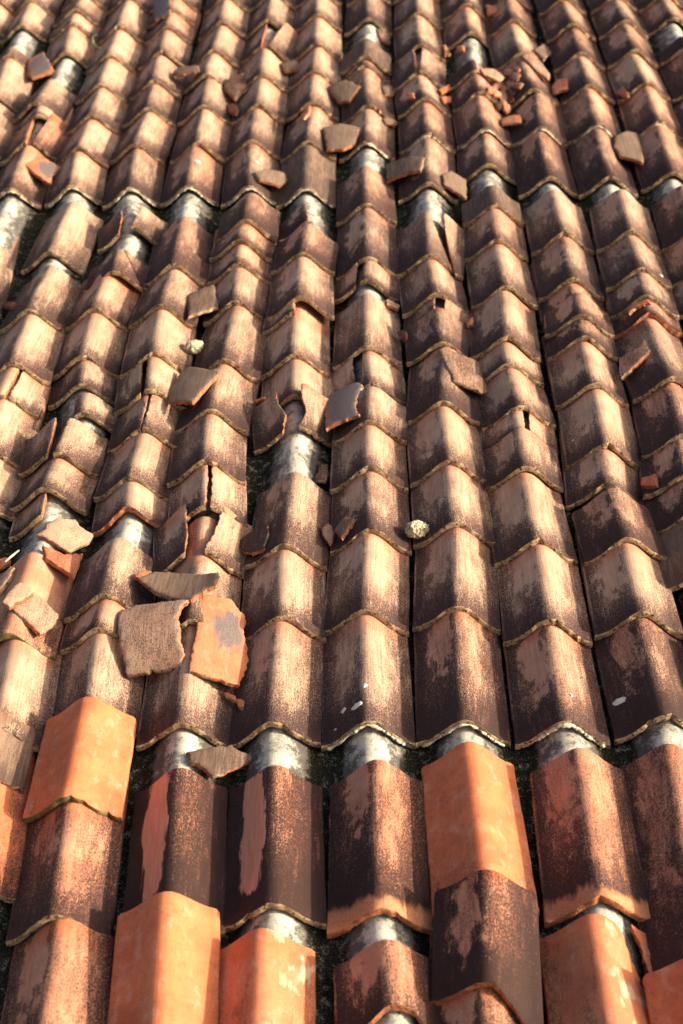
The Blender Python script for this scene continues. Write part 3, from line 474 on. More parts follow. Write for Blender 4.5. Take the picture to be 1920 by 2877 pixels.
(4,6,'d',0.7944,3.8009,0.0246,0.0614,0.4,0.082,-0.0016,{'wear': 0.55, 'brk': [(-0.5, 0), (-0.2, 0.0), (0, 0.012), (0.2, 0.004), (0.5, 0.008)]}),
(4,7,'b',0.7942,3.8829,0.039,0.0976,0.4,0.1547,0.0448,{'wear': 0.45}),
(4,8,'b',0.8012,4.0376,0.0434,0.1,0.4,0.2404,0.0068,{'wear': 0.45}),
(4,9,'b',0.8028,4.278,0.0389,0.1,0.3481,0.4291,0.05,{'wear': 0.45, 'top': 1}),
(4,10,'d',0.8003,4.7071,0.012,0.03,0.4,0.4162,0.0208,{'wear': 0.48}),
(4,11,'d',0.809,5.1233,0.012,0.03,0.4,0.3236,0.0315,{'wear': 0.45, 'bead': 1}),
(4,12,'b',0.8192,5.4469,0.0218,0.0545,0.4,0.3013,0.0026,{'wear': 0.42}),
(4,13,'d',0.82,5.7482,0.0249,0.0622,0.4,0.291,0.0039,{'wear': 0.48}),
(4,14,'d',0.8211,6.0392,0.0263,0.0657,0.4,0.2932,-0.0112,{'wear': 0.48}),
(4,15,'b',0.8178,6.3324,0.0265,0.0663,0.4,0.2819,-0.0085,{'wear': 0.48}),
(4,16,'b',0.8154,6.6143,0.0273,0.0683,0.4,0.28,0,{'wear': 0.48}),
(5,0,'b',0.9717,3.8996,0.012,0.03,0.4,0.1716,0.05,{'wear': 0.4}),
(5,1,'d',0.9896,4.0712,0.0264,0.0659,0.4,0.2176,0.05,{'wear': 0.4}),
(5,2,'d',1.0081,4.2888,0.0315,0.0873,0.361,0.4447,0.05,{'wear': 0.6, 'top': 1}),
(5,3,'d',1.0101,4.7335,0.012,0.03,0.4,0.3931,0.0316,{'wear': 0.5}),
(5,4,'d',1.0225,5.1266,0.012,0.03,0.4,0.3217,0.0125,{'wear': 0.45, 'bead': 1}),
(5,5,'b',1.0265,5.4483,0.0218,0.0546,0.4,0.3095,0.0008,{'wear': 0.42}),
(5,6,'d',1.0268,5.7578,0.0244,0.0611,0.4,0.3069,0.0236,{'wear': 0.5}),
(5,7,'b',1.034,6.0646,0.0252,0.063,0.4,0.2823,0,{'wear': 0.42}),
(5,8,'d',1.034,6.3469,0.0269,0.0673,0.4,0.2629,0,{'wear': 0.45}),
(5,9,'d',1.034,6.6098,0.0287,0.0718,0.4,0.28,0,{'wear': 0.45}),
(6,0,'d',1.2123,5.0334,0.012,0.03,0.4,0.4349,0.0499,{'wear': 0.5}),
(6,1,'d',1.234,5.4683,0.012,0.03,0.4,0.3164,0,{'wear': 0.5}),
(6,2,'d',1.234,5.7847,0.022,0.035,0.115,0.3347,0.05,{'wear': 0.6, 'top': 1}),
(6,3,'d',1.234,6.1195,0.012,0.03,0.4,0.2357,0,{'wear': 0.42}),
(6,4,'b',1.234,6.3551,0.0244,0.0611,0.4,0.28,0,{'wear': 0.42}),
]
SHARDS=[
('tile_shard','combed buff shard wedged askew above an orange broken piece',(-0.44,0.1792,-0.8055),[(-0.8075,2.8942),(-0.791,2.9305),(-0.7694,2.959),(-0.7302,2.9688),(-0.7052,2.9479),(-0.6844,2.9428),(-0.687,2.9191),(-0.7312,2.8665)],{'st': 'b', 'w': 0.15}),
('tile_shard','flat orange broken piece lying under a combed buff shard',(-0.44,-0.1801,0.2306),[(-0.7895,2.8587),(-0.7357,2.8384),(-0.7013,2.871),(-0.6992,2.841),(-0.701,2.7582),(-0.7687,2.8018)],{'st': 'o', 'w': 0.1}),
('tile_shard','small arched buff shard leaning on another on the orange washed tile',(-0.2809,0.0041,-0.1313),[(-0.8317,2.5937),(-0.8219,2.6332),(-0.8062,2.6674),(-0.7902,2.672),(-0.7702,2.6589),(-0.7709,2.6401),(-0.8132,2.5807)],{'st': 'b', 'w': 0.2, 'lift': 0.012}),
('tile_shard','rectangular buff shard with raw underside on the orange washed tile',(-0.44,-0.0342,-0.1715),[(-0.8135,2.595),(-0.7764,2.6579),(-0.7614,2.6516),(-0.7162,2.6154),(-0.7185,2.5838),(-0.7427,2.5312),(-0.7774,2.5632)],{'st': 'b', 'w': 0.25}),
('tile_shard','narrow buff shard cut off by the left border',(0.44,-0.0645,0.608),[(-0.8876,2.7256),(-0.8571,2.7928),(-0.8426,2.7755),(-0.8496,2.7413),(-0.8681,2.6976)],{'st': 'b', 'w': 0.2}),
('tile_shard','small orange shard at the left border above a narrow buff one',(0.0678,-0.0037,0.0765),[(-0.9143,2.8654),(-0.8957,2.8805),(-0.8802,2.8753),(-0.8819,2.8551),(-0.9083,2.8326)],{'st': 'o', 'w': 0.1}),
('tile_shard','long grey brown shard lying sideways, underside up, over two big shards',(0.1266,-0.2243,0.7425),[(-0.5421,2.7037),(-0.5111,2.7419),(-0.4723,2.7415),(-0.3556,2.6978),(-0.3487,2.6752),(-0.3532,2.641),(-0.3911,2.6215),(-0.411,2.5973),(-0.4582,2.62),(-0.4996,2.6513)],{'st': 'g', 'w': 0.3, 'curve': -1}),
('tile_shard','small raw orange chip perched on the tip of the long grey shard',(-0.44,-0.0499,-0.0287),[(-0.5513,2.7157),(-0.5375,2.7436),(-0.5189,2.7512),(-0.5086,2.7337),(-0.5283,2.703)],{'st': 'o', 'w': 0.15, 'lift': 0.02}),
('tile_shard','big squarish buff shard turned sideways, the largest loose piece',(0.203,0.0774,-0.009),[(-0.5718,2.5819),(-0.5638,2.6002),(-0.5424,2.6121),(-0.4563,2.6033),(-0.416,2.597),(-0.4298,2.5684),(-0.4331,2.5493),(-0.4202,2.4523),(-0.4237,2.4216),(-0.5442,2.4233),(-0.5664,2.5342)],{'st': 'b', 'w': 0.3, 'lift': 0.012, 'cross': 1}),
('tile_shard','orange shard with a blue grey scorch patch and scalloped right side',(-0.44,0.0184,-0.1323),[(-0.3895,2.643),(-0.3636,2.6477),(-0.3536,2.6414),(-0.3252,2.6472),(-0.3144,2.6266),(-0.2918,2.6079),(-0.2935,2.5502),(-0.2822,2.5134),(-0.2788,2.4703),(-0.2831,2.4415),(-0.2942,2.3906),(-0.3462,2.3885),(-0.3961,2.3936),(-0.3972,2.4228),(-0.3916,2.5135)],{'st': 's', 'w': 0.1, 'lift': 0.006}),
('tile_shard','thin orange splinter lying across a dark seam',(0.0992,-0.0519,0.183),[(-0.3277,2.3845),(-0.3181,2.3815),(-0.3031,2.3691),(-0.2819,2.3507),(-0.2821,2.3336),(-0.2889,2.3311),(-0.2944,2.3438),(-0.3245,2.3719)],{'st': 'o', 'w': 0.02}),
('tile_shard','dark brown shard resting across two grey humps',(-0.3333,0.051,-0.1768),[(-0.386,2.1813),(-0.3345,2.2043),(-0.3003,2.2197),(-0.2865,2.2089),(-0.2591,2.2107),(-0.2551,2.1973),(-0.3089,2.1427),(-0.3316,2.1281),(-0.3523,2.1479),(-0.3767,2.1582)],{'st': 'g', 'w': 0.5}),
('tile_shard','soot black chunk beside the long pale streaked tile',(0.44,-0.0742,0.3904),[(-0.3253,2.8924),(-0.3059,2.9077),(-0.2741,2.9198),(-0.258,2.9235),(-0.2533,2.8835),(-0.2583,2.8233),(-0.2897,2.8161),(-0.3186,2.8519)],{'st': 'd', 'w': 0.9}),
('tile_shard','small upright brown chip at the seam, half in shadow',(0.0478,0.0648,-0.1454),[(-0.1246,2.9234),(-0.1143,2.944),(-0.1009,2.9321),(-0.0954,2.8997),(-0.1055,2.8675),(-0.1189,2.8952)],{'st': 'd', 'w': 0.4}),
('tile_shard','small brown oblong chip right of the seam beside an upright chip',(0.44,-0.0509,0.2411),[(-0.0957,2.9041),(-0.0747,2.9361),(-0.0614,2.9413),(-0.0441,2.9168),(-0.0768,2.8614)],{'st': 'g', 'w': 0.4}),
('tile_shard','striped grey buff shard with a pale raw end',(0.2739,-0.0969,0.5625),[(-0.5525,3.4943),(-0.5153,3.606),(-0.4967,3.603),(-0.4349,3.5545),(-0.4218,3.5596),(-0.4124,3.5348),(-0.4709,3.3858),(-0.5429,3.4316)],{'st': 'g', 'w': 0.3, 'lift': 0.008}),
('tile_shard','square grey brown shard above the pale stone',(0.0358,-0.0472,0.2706),[(-0.5411,4.0284),(-0.5108,4.0528),(-0.4707,4.0816),(-0.4631,4.0692),(-0.4448,3.9402),(-0.5275,3.886)],{'st': 'g', 'w': 0.35, 'lift': 0.006}),
('tile_shard','small reddish splinter in the seam near the left border',(0.44,-0.1657,1.1772),[(-1.1051,4.0557),(-1.0995,4.0804),(-1.0689,4.0499),(-1.0517,4.0153),(-1.0721,4.0129)],{'st': 'o', 'w': 0.3}),
('tile_shard','small cream chip below a white mortar strip',(-0.44,-0.1343,0.5947),[(0.0482,4.0133),(0.0549,4.0271),(0.0901,4.0106),(0.0829,3.9772),(0.0477,3.9817)],{'st': 'b', 'w': 0.1}),
('tile_shard','small brown chip wedged in the seam under the cream chip',(0.44,0.1936,-0.7312),[(0.0763,3.8172),(0.089,3.8234),(0.1026,3.8064),(0.1002,3.7762),(0.0895,3.7823)],{'st': 'o', 'w': 0.45}),
('tile_shard','tiny pink chip at a seam beside a shattered tile',(0.2369,-0.2371,0.8932),[(0.2789,3.8651),(0.2965,3.8951),(0.2956,3.833),(0.2772,3.8373)],{'st': 'o', 'w': 0.05}),
('tile_shard','tapering dull buff shard sliding across a seam',(-0.4066,-0.0184,0.242),[(0.1914,3.6404),(0.2088,3.6571),(0.2442,3.6385),(0.3015,3.6335),(0.3156,3.5292),(0.3163,3.4966),(0.2974,3.48),(0.2214,3.4894),(0.2145,3.5295)],{'st': 'b', 'w': 0.38, 'lift': 0.004}),
('tile_shard','wing shaped brown shard standing against a pale tile near the right side',(0.44,-0.1102,0.1431),[(0.6889,3.6539),(0.7371,3.6655),(0.7649,3.7061),(0.7666,3.632),(0.7579,3.6126),(0.7078,3.5636),(0.6792,3.5426),(0.6757,3.5586)],{'st': 'd', 'w': 0.4, 'lift': 0.006}),
('tile_shard','orange brick like chip across the seam near the right border',(0.44,-0.0822,0.0037),[(0.6678,3.0948),(0.7018,3.0965),(0.7023,3.0657),(0.6969,3.0394),(0.6623,3.0658)],{'st': 'o', 'w': 0.08, 'thick': 1.6}),
('tile_shard','raw orange sliver on top of a doubled tile edge',(0.44,0.0447,-0.4213),[(0.7351,3.8536),(0.7618,3.8736),(0.7945,3.8722),(0.7978,3.8528),(0.759,3.8531),(0.7386,3.8343)],{'st': 'o', 'w': 0.1}),
('tile_shard','blue grey shard, underside up, with torn orange edge',(0.3887,-0.0958,0.425),[(-0.1256,3.4935),(-0.081,3.5082),(-0.0423,3.5139),(-0.0244,3.4951),(-0.0392,3.4348),(-0.0449,3.3824),(-0.0333,3.3319),(-0.0792,3.3319),(-0.1222,3.3178),(-0.127,3.4123)],{'st': 's', 'w': 0.2, 'lift': 0.004, 'sc': 2.2}),
('tile_shard','thin orange flake tucked beside a dark broken half',(0.44,0.28,-0.794),[(-0.3164,3.4837),(-0.2891,3.4833),(-0.2858,3.4762),(-0.313,3.4746)],{'st': 'o', 'w': 0.05}),
('tile_shard','grey pink rounded slab lying across a seam in the upper right',(-0.1568,-0.034,0.3585),[(0.8667,5.0765),(0.9115,5.1338),(0.9556,5.1418),(0.9482,4.9654),(0.9352,4.8678),(0.8611,4.9128),(0.8515,4.9935)],{'st': 'g', 'w': 0.15, 'lift': 0.008}),
('tile_shard','orange wedge chip right of the rubble heap',(0.3039,-0.1304,0.5448),[(0.6944,5.5631),(0.7183,5.6347),(0.7612,5.6211),(0.7414,5.4852),(0.6899,5.4851)],{'st': 'o', 'w': 0.1}),
('tile_shard','tan pebble like chip in a seam high on the right',(0.44,0.0642,-0.7255),[(0.9212,5.4922),(0.9544,5.5085),(0.965,5.4407),(0.9586,5.4207)],{'st': 'o', 'w': 0.25}),
('tile_shard','small flat orange block just below the rubble heap',(0.0837,-0.1035,0.5476),[(0.4788,5.2622),(0.5243,5.2846),(0.557,5.2864),(0.5514,5.2019),(0.4802,5.2066)],{'st': 'o', 'w': 0.15}),
('tile_shard','oblong grey brown shard tilted beside a white hump',(0.3675,-0.0567,0.288),[(0.06,4.9576),(0.1678,4.9134),(0.1929,4.8893),(0.1745,4.783),(0.0615,4.813)],{'st': 'g', 'w': 0.4, 'lift': 0.008}),
('tile_shard','grey square shard tipped beside a bare grey hump',(-0.44,0.0184,0.0817),[(0.2515,4.7911),(0.2796,4.8382),(0.3342,4.8194),(0.3243,4.679),(0.252,4.7208)],{'st': 'g', 'w': 0.15, 'lift': 0.006}),
('tile_shard','broad pinkish brown shard spanning a seam above a white hump',(0.0426,0.0717,-0.2941),[(-0.1593,5.1721),(-0.0935,5.1875),(-0.0257,5.1602),(-0.0434,5.045),(-0.0776,5.0045),(-0.142,5.0044),(-0.1551,5.1409)],{'st': 'g', 'w': 0.2, 'lift': 0.008}),
('tile_shard','leaf shaped brown shard spanning a seam above the broad pinkish one',(0.2698,0.1294,-0.626),[(-0.1458,5.5695),(-0.0798,5.5776),(-0.0245,5.5146),(-0.0633,5.4179),(-0.1038,5.4303),(-0.1288,5.5098)],{'st': 'g', 'w': 0.3, 'lift': 0.008}),
('tile_shard','small dark shard in a gap near the top',(0.0352,0.0288,-0.1121),[(-0.3368,5.8319),(-0.269,5.8471),(-0.2645,5.76),(-0.3126,5.7473)],{'st': 'g', 'w': 0.5}),
('tile_shard','dark hollow shard with a pale curved rim',(-0.0069,0.0953,-0.4855),[(-0.5411,5.6307),(-0.5145,5.6776),(-0.4693,5.7003),(-0.447,5.5913),(-0.4915,5.4974),(-0.5333,5.5735)],{'st': 'd', 'w': 0.55}),
('tile_shard','rounded pink chip below the dark hollow shard',(0.2618,-0.0275,0.317),[(-0.5217,5.4806),(-0.4894,5.4625),(-0.4706,5.3912),(-0.4786,5.3555),(-0.51,5.3986)],{'st': 'o', 'w': 0.2}),
('tile_shard','oval grey brown shard across a seam above the upper mortar line',(-0.44,-0.01,-0.0286),[(-0.379,4.7866),(-0.3489,4.83),(-0.2851,4.8606),(-0.2709,4.8136),(-0.2955,4.7506),(-0.3589,4.7373)],{'st': 'g', 'w': 0.25, 'lift': 0.008}),
('tile_shard','lens shaped brown shard casting a black shadow',(0.217,-0.0111,0.2916),[(-0.7449,5.7057),(-0.7278,5.7511),(-0.6442,5.7246),(-0.635,5.6642),(-0.7112,5.6645)],{'st': 'g', 'w': 0.3, 'lift': 0.012}),
('tile_shard','blue grey square shard with orange rim near the upper left',(0.1858,0.0602,-0.0709),[(-1.349,5.9561),(-1.287,5.9923),(-1.2497,5.895),(-1.2181,5.8026),(-1.2962,5.7673),(-1.3204,5.8075)],{'st': 's', 'w': 0.3, 'sc': 1.5}),
('tile_shard','orange and grey slab fallen in the seam on the left',(-0.3197,0.0103,-0.3527),[(-1.1825,4.9295),(-1.1288,5.0034),(-1.0648,4.9647),(-1.0827,4.8878),(-1.0772,4.8257),(-1.1333,4.8669)],{'st': 's', 'w': 0.1, 'lift': 0.006}),
('tile_shard','dark slate coloured shard at the top border',(0.44,0.0618,0.0638),[(-0.8875,6.4188),(-0.8878,6.5185),(-0.8164,6.4275),(-0.801,6.2594),(-0.8665,6.2566)],{'st': 's', 'w': 0.8, 'sc': 3}),
('tile_shard','small grey chip on a sunny tile flank',(-0.389,0.004,0.0421),[(0.0578,5.5773),(0.0833,5.635),(0.1073,5.5956),(0.0978,5.534),(0.0691,5.5157)],{'st': 'g', 'w': 0.4}),
('tile_shard','curved dark sliver slipping off beside the rubble heap',(-0.44,0.0077,0.3065),[(0.597,5.7416),(0.6462,5.815),(0.6986,5.6534),(0.688,5.5906),(0.6424,5.6386)],{'st': 'd', 'w': 0.4}),
('tile_shard','pinkish leaf shaped shard above a curved dark sliver',(-0.316,-0.08,0.7274),[(0.6584,5.8932),(0.711,6.0194),(0.7319,5.9268),(0.6866,5.7895)],{'st': 'g', 'w': 0.15}),
('tile_shard','dark slab lying at the foot of the white hump by the rubble',(-0.44,0.28,-1.2898),[(0.4277,5.6152),(0.4831,5.6382),(0.5272,5.6125),(0.4999,5.5777),(0.4424,5.584)],{'st': 'd', 'w': 0.4}),
('tile_shard','orange chip at the top beside a tile with a pale side edge',(0.305,0.0105,-0.1825),[(0.5032,6.4132),(0.5453,6.3706),(0.5443,6.2953),(0.5044,6.2974)],{'st': 'o', 'w': 0.05}),
('tile_shard','orange flake on a scorched small tile left of the rubble',(0.44,-0.0172,0.0958),[(0.1471,5.4617),(0.1724,5.4325),(0.1747,5.3784),(0.1513,5.3949)],{'st': 'o', 'w': 0.05}),
('tile_shard','upper of two orange chips in the seam left of the rubble',(-0.44,0.0553,-0.1423),[(0.2692,5.5348),(0.3141,5.6183),(0.3179,5.5677),(0.2803,5.5089)],{'st': 'o', 'w': 0.1}),
('tile_shard','lower of two orange chips in the seam left of the rubble',(-0.44,-0.0323,0.3426),[(0.2763,5.4655),(0.3132,5.5152),(0.3125,5.4603),(0.2838,5.4091)],{'st': 'o', 'w': 0.1}),
('tile_shard','upright orange chip left of the white hump',(-0.2768,-0.0566,0.4542),[(0.3099,6.0216),(0.3204,6.0138),(0.3335,5.9262),(0.3101,5.8867)],{'st': 'o', 'w': 0.1}),
('tile_shard','bright orange chip lying on the shoulder of the white hump',(0.44,-0.0071,-0.0671),[(0.356,5.9534),(0.384,5.9192),(0.3816,5.8763),(0.3612,5.8897)],{'st': 'o', 'w': 0.05}),
('tile_shard','dark block leaning on the biggest bare grey hump',(-0.44,-0.011,-0.0034),[(-0.1416,3.1708),(-0.1301,3.2204),(-0.1163,3.2235),(-0.1103,3.1838),(-0.1181,3.1511),(-0.1425,3.1421)],{'st': 'd', 'w': 0.6}),
('tile_shard','brown chip on top of a short stack of tile edges',(-0.44,0.0804,-0.3564),[(0.0577,5.2942),(0.0777,5.311),(0.1132,5.3109),(0.1045,5.278),(0.069,5.2679)],{'st': 'g', 'w': 0.3}),
('tile_shard','pale splinter lying on a tile left of the broad pinkish shard',(0.44,-0.0526,0.4555),[(-0.2369,5.2589),(-0.2128,5.338),(-0.2044,5.3201),(-0.207,5.2572),(-0.226,5.2206)],{'st': 'o', 'w': 0.15}),
('tile_shard','dark oval shard covering half a white hump near the top',(-0.44,0.1134,-0.6398),[(0.044,6.1623),(0.0622,6.2063),(0.0969,6.16),(0.1,6.0926),(0.065,6.0902)],{'st': 'd', 'w': 0.5}),
('tile_shard','rounded brown shard plugging a snapped tile near the top',(-0.44,-0.0466,0.1898),[(-0.3688,6.0774),(-0.3484,6.1567),(-0.3133,6.1458),(-0.3015,6.0533),(-0.3342,6.0137)],{'st': 'g', 'w': 0.25}),
('rubble_chip',None,(-0.2663,-0.28,1.7674),[(0.485,5.7261),(0.5055,5.7129),(0.4939,5.6392),(0.4736,5.6061),(0.464,5.653)],{'st': 'o', 'w': 0.5}),
('rubble_chip',None,(-0.2214,0.0476,-0.1198),[(0.5018,5.6501),(0.496,5.6764),(0.5156,5.7106),(0.5273,5.6909),(0.5163,5.6515)],{'st': 'o', 'w': 0.5}),
('rubble_chip',None,(0.44,-0.0207,-0.0736),[(0.5504,5.6469),(0.5251,5.6564),(0.5231,5.706),(0.537,5.7167),(0.5566,5.6786)],{'st': 'o', 'w': 0.1}),
('rubble_chip',None,(-0.3497,0.1629,-0.6969),[(0.5208,5.6068),(0.5096,5.5657),(0.4863,5.545),(0.4767,5.5661),(0.496,5.6103)],{'st': 'o', 'w': 0.2}),
('rubble_chip',None,(0.3617,-0.0363,0.0485),[(0.5163,5.5364),(0.5109,5.5849),(0.5305,5.5803),(0.5414,5.5349)],{'st': 'o', 'w': 0.2}),
('rubble_chip',None,(0.44,-0.0147,-0.1054),[(0.5616,5.5263),(0.548,5.5204),(0.5332,5.5381),(0.5223,5.5792),(0.538,5.5985),(0.5569,5.5629)],{'st': 'o', 'w': 0.2}),
('rubble_chip',None,(0.44,-0.0065,-0.1428),[(0.5598,5.6306),(0.5785,5.5809),(0.5637,5.5432),(0.547,5.569),(0.5391,5.6216)],{'st': 'o', 'w': 0.2}),
('rubble_chip',None,(0.44,-0.0173,-0.095),[(0.5498,5.4984),(0.548,5.4705),(0.5344,5.4748),(0.5234,5.5072),(0.5352,5.5183)],{'st': 'o', 'w': 0.5}),
('rubble_chip',None,(-0.2897,0.0159,0.0998),[(0.5018,5.3567),(0.488,5.463),(0.5154,5.5803),(0.5239,5.4692)],{'st': 'o', 'w': 0.1}),
('rubble_chip',None,(-0.44,-0.0951,0.7875),[(0.4986,5.4823),(0.4917,5.4357),(0.4668,5.4066),(0.4632,5.4411),(0.4804,5.4965)],{'st': 'o', 'w': 0.1}),
('rubble_chip',None,(0.44,0.0121,-0.2572),[(0.5426,5.4501),(0.5375,5.4224),(0.5247,5.422),(0.5099,5.4441),(0.5169,5.4761),(0.5289,5.4744)],{'st': 'o', 'w': 0.5}),
('rubble_chip',None,(-0.44,0.28,-1.251),[(0.4725,5.3772),(0.4899,5.411),(0.5106,5.4118),(0.5072,5.3841),(0.4869,5.3619)],{'st': 'o', 'w': 0.5}),
('rubble_chip',None,(0.44,-0.0086,-0.1286),[(0.5659,5.6637),(0.5815,5.6312),(0.5734,5.611),(0.5566,5.6253),(0.5513,5.6604)],{'st': 'o', 'w': 0.2}),
('rubble_chip',None,(-0.204,0.1283,-0.5528),[(0.5097,5.3389),(0.4978,5.3694),(0.5094,5.4142),(0.5266,5.4054),(0.5274,5.3704)],{'st': 'o', 'w': 0.1}),
('rubble_chip',None,(-0.44,-0.0352,0.473),[(0.4715,5.4917),(0.4835,5.4684),(0.4658,5.418),(0.4407,5.3976),(0.4449,5.4475)],{'st': 'o', 'w': 0.2}),
('rubble_chip',None,(0.44,-0.0089,-0.1273),[(0.5653,5.4586),(0.5488,5.4949),(0.5591,5.5302),(0.5799,5.4887)],{'st': 'o', 'w': 0.1}),
]
LINES=[
('wire','thin pale hooked wire poking out of a seam in the upper left',[(-1.0969,6.2188,0.03),(-1.1207,6.2121,0.0308),(-1.1152,6.1541,0.03),(-1.0878,6.0814,0.03),(-1.0491,6.0206,0.0502)],0.0035),
('twig','thin pale twig lying in the groove near the left border',[(-0.884,2.8287,0.03),(-0.8691,2.8548,0.03),(-0.8525,2.8799,0.03)],0.003),
]
STONES=[
('stone','rough pale yellow stone straddling the seam right of centre',(0.1045,2.9022,0.0494),0.0275),
('stone','small pale yellow stone left of centre',(-0.5013,3.7412,0.0542),0.025),
]
# ------------------------------------------------------------------ setting: ground, cement under-sheet
def grid_mesh(name, P, nu, nv, mat, uv=None):
    me = bpy.data.meshes.new(name)
    me.from_pydata(P, [], [(j * nu + i, j * nu + i + 1, (j + 1) * nu + i + 1, (j + 1) * nu + i) for j in range(nv - 1) for i in range(nu - 1)])
    me.materials.append(mat); me.polygons.foreach_set('use_smooth', [True] * len(me.polygons))
    if uv is not None:
        l = me.uv_layers.new(name='UVMap')
        for lp in me.loops: l.data[lp.index].uv = uv[lp.vertex_index]
    o = bpy.data.objects.new(name, me); COL.objects.link(o); return o

go = grid_mesh('ground', [(-600, -600, 0), (600, -600, 0), (-600, 600, 0), (600, 600, 0)], 2, 2, M_GROUND); tag(go, kind='structure')

CREST = {}
for t in TILES: CREST.setdefault(t[0], []).append((t[4], t[3] - t[0] * W))
def crest_off(k, v):
    L = CREST.get(max(-8, min(6, k)))
    vs = [a for a, b in L]; us = [b for a, b in L]
    return float(np.interp(v, vs, us))
KS = list(range(-11, 10))
V = np.arange(.7, 7.4, .02); NS = 20
P, UV = [], []
for v in V:
    for k in KS:
        du = crest_off(k, v)
        for i in range(NS):
            s = i / NS - .5
            fall = math.cos(math.pi * s) ** .6
            h = float(prof(s)) * .96
            rough = noise.noise(Vector((k * 3 + s * 9, v * 14, 0))) * .004 * (1 - h / H) + noise.noise(Vector((k * 3 + s * 40, v * 60, 4))) * .003 * max(0, 1 - 2.2 * h / H) + noise.noise(Vector((k * 3 + s * 9, v * 38, 9))) * .0016
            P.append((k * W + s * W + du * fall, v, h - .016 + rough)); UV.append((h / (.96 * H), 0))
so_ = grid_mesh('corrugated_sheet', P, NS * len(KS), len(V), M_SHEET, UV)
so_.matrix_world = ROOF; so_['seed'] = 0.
tag(so_, 'whitish grey corrugated cement sheet laid under all the tiles, dirty in its grooves', 'roof sheet', kind='thing')

# ------------------------------------------------------------------ tiles
ORD = 'first second third fourth fifth sixth seventh eighth ninth tenth eleventh twelfth thirteenth fourteenth fifteenth sixteenth seventeenth eighteenth nineteenth twentieth twenty-first twenty-second'.split()
CN = {-3: 'leftmost column on the bottom edge', -2: 'second column along the bottom edge', -1: 'third column along the bottom edge', 0: 'fourth column along the bottom edge',
      1: 'fifth column along the bottom edge', 2: 'sixth column along the bottom edge', 3: 'rightmost column on the bottom edge',
      -4: 'first column running off the left border', -5: 'second column running off the left border', -6: 'third column running off the left border', -7: 'fourth column running off the left border', -8: 'column in the top left corner',
      4: 'first column running off the right border', 5: 'second column running off the right border', 6: 'column nearest the top right corner'}
def look(st, w):
    if st == 'd': return 'dark purplish tile' if w > .47 else 'brown tile'
    if st == 'g': return 'greyish tile'
    return 'clean cream tile' if w < .31 else 'cream tile' if w < .37 else 'buff tile' if w < .43 else 'sooty buff tile'

def place(o, u, v, z, mm, yaw, local=None):
    M = ROOF @ Matrix.Translation((u, v, z)) @ Matrix.Rotation(-yaw, 4, 'Z') @ Matrix.Rotation(-math.atan(mm), 4, 'X')
    o.matrix_world = M @ local if local else M

TW = W * .988
def zprof(x, y): return prof(x / W)

def tube(name, pts, rads, mat, n=8):
    vs, fs = [], []
    for i, p in enumerate(pts):
        p = Vector(p); d = (Vector(pts[min(i + 1, len(pts) - 1)]) - Vector(pts[max(i - 1, 0)])).normalized()
        a = d.orthogonal().normalized(); b = d.cross(a)
        for j in range(n):
            t = 2 * math.pi * j / n; vs.append(p + (a * math.cos(t) + b * math.sin(t)) * rads[i])
    m_ = len(pts)
    for i in range(m_ - 1):
        for j in range(n): fs.append((i * n + j, i * n + (j + 1) % n, (i + 1) * n + (j + 1) % n, (i + 1) * n + j))
    fs += [tuple(range(n))[::-1], tuple(range((m_ - 1) * n, m_ * n))]
    me = bpy.data.meshes.new(name); me.from_pydata(vs, [], fs); me.materials.append(mat)
    me.polygons.foreach_set('use_smooth', [True] * len(fs))
    o = bpy.data.objects.new(name, me); COL.objects.link(o); return o

def bead(parent, fr, seed):
    """lime mortar squeezed out under the front edge"""
    pts, rad = [], []
    s0, s1 = -.44 + .1 * ((seed * .37) % 1), .47 - .12 * ((seed * .61) % 1)
    for i in range(60):
        s = s0 + (s1 - s0) * i / 59; x = s * W; q = noise.noise(Vector((s * 9, seed * 1.7, 0))); q2 = noise.noise(Vector((s * 24, seed * 1.7, 5)))
        y = float(np.interp(x, [p[0] for p in fr], [p[1] for p in fr]))
        pts.append((x, y - .001 - .002 * max(0, q), float(prof(s)) - TH * (.72 + .2 * q2))); rad.append(max(.0011, .0028 + .0042 * q + .0022 * q2))
    rad[0] = rad[-1] = .0008
    o = tube('mortar_bead', pts, rad, M_MORTAR); o.parent = parent; o['seed'] = seed * .37
    return o

def splash(parent, s, y, size, seed):
    """a dab of dried white paint on the tile"""
    r = random.Random(seed); n = 14; vs = []; x0 = s * W
    ax, ay = size * r.uniform(.5, .9), size * r.uniform(.4, .7)
    for ring, (f, hgt) in enumerate(((1, .0008), (.75, .0030), (.35, .0036))):
        for j in range(n):
            t = 2 * math.pi * j / n; q = 1 + .7 * noise.noise(Vector((math.cos(t) * 2.2, math.sin(t) * 2.2, seed)))
            x, yy = x0 + ax * f * q * math.cos(t), y + ay * f * q * math.sin(t)
            vs.append((x, yy, float(prof(x / W)) + hgt))
    fs = [(r_ * n + j, r_ * n + (j + 1) % n, (r_ + 1) * n + (j + 1) % n, (r_ + 1) * n + j) for r_ in (0, 1) for j in range(n)] + [tuple(range(2 * n, 3 * n))]
    me = bpy.data.meshes.new('paint_splash'); me.from_pydata(vs, [], fs); me.materials.append(M_PAINT); me.polygons.foreach_set('use_smooth', [True] * len(fs))
    o = bpy.data.objects.new('paint_splash', me); COL.objects.link(o); o.parent = parent; o['seed'] = seed * .7
SPLASH = {(0, 2): [(-.11, .055, .016), (-.02, .105, .010), (-.25, .07, .011), (-.34, .03, .005)], (3, 2): [(-.37, .10, .017)], (2, 2): [(.12, .08, .006)], (-3, 13): [(.10, .20, .014)],
          (-2, 13): [(.12, .20, .010)], (4, 8): [(.36, .05, .008)], (3, 6): [(-.36, .10, .005)], (-6, 2): [(.25, .08, .016)]}

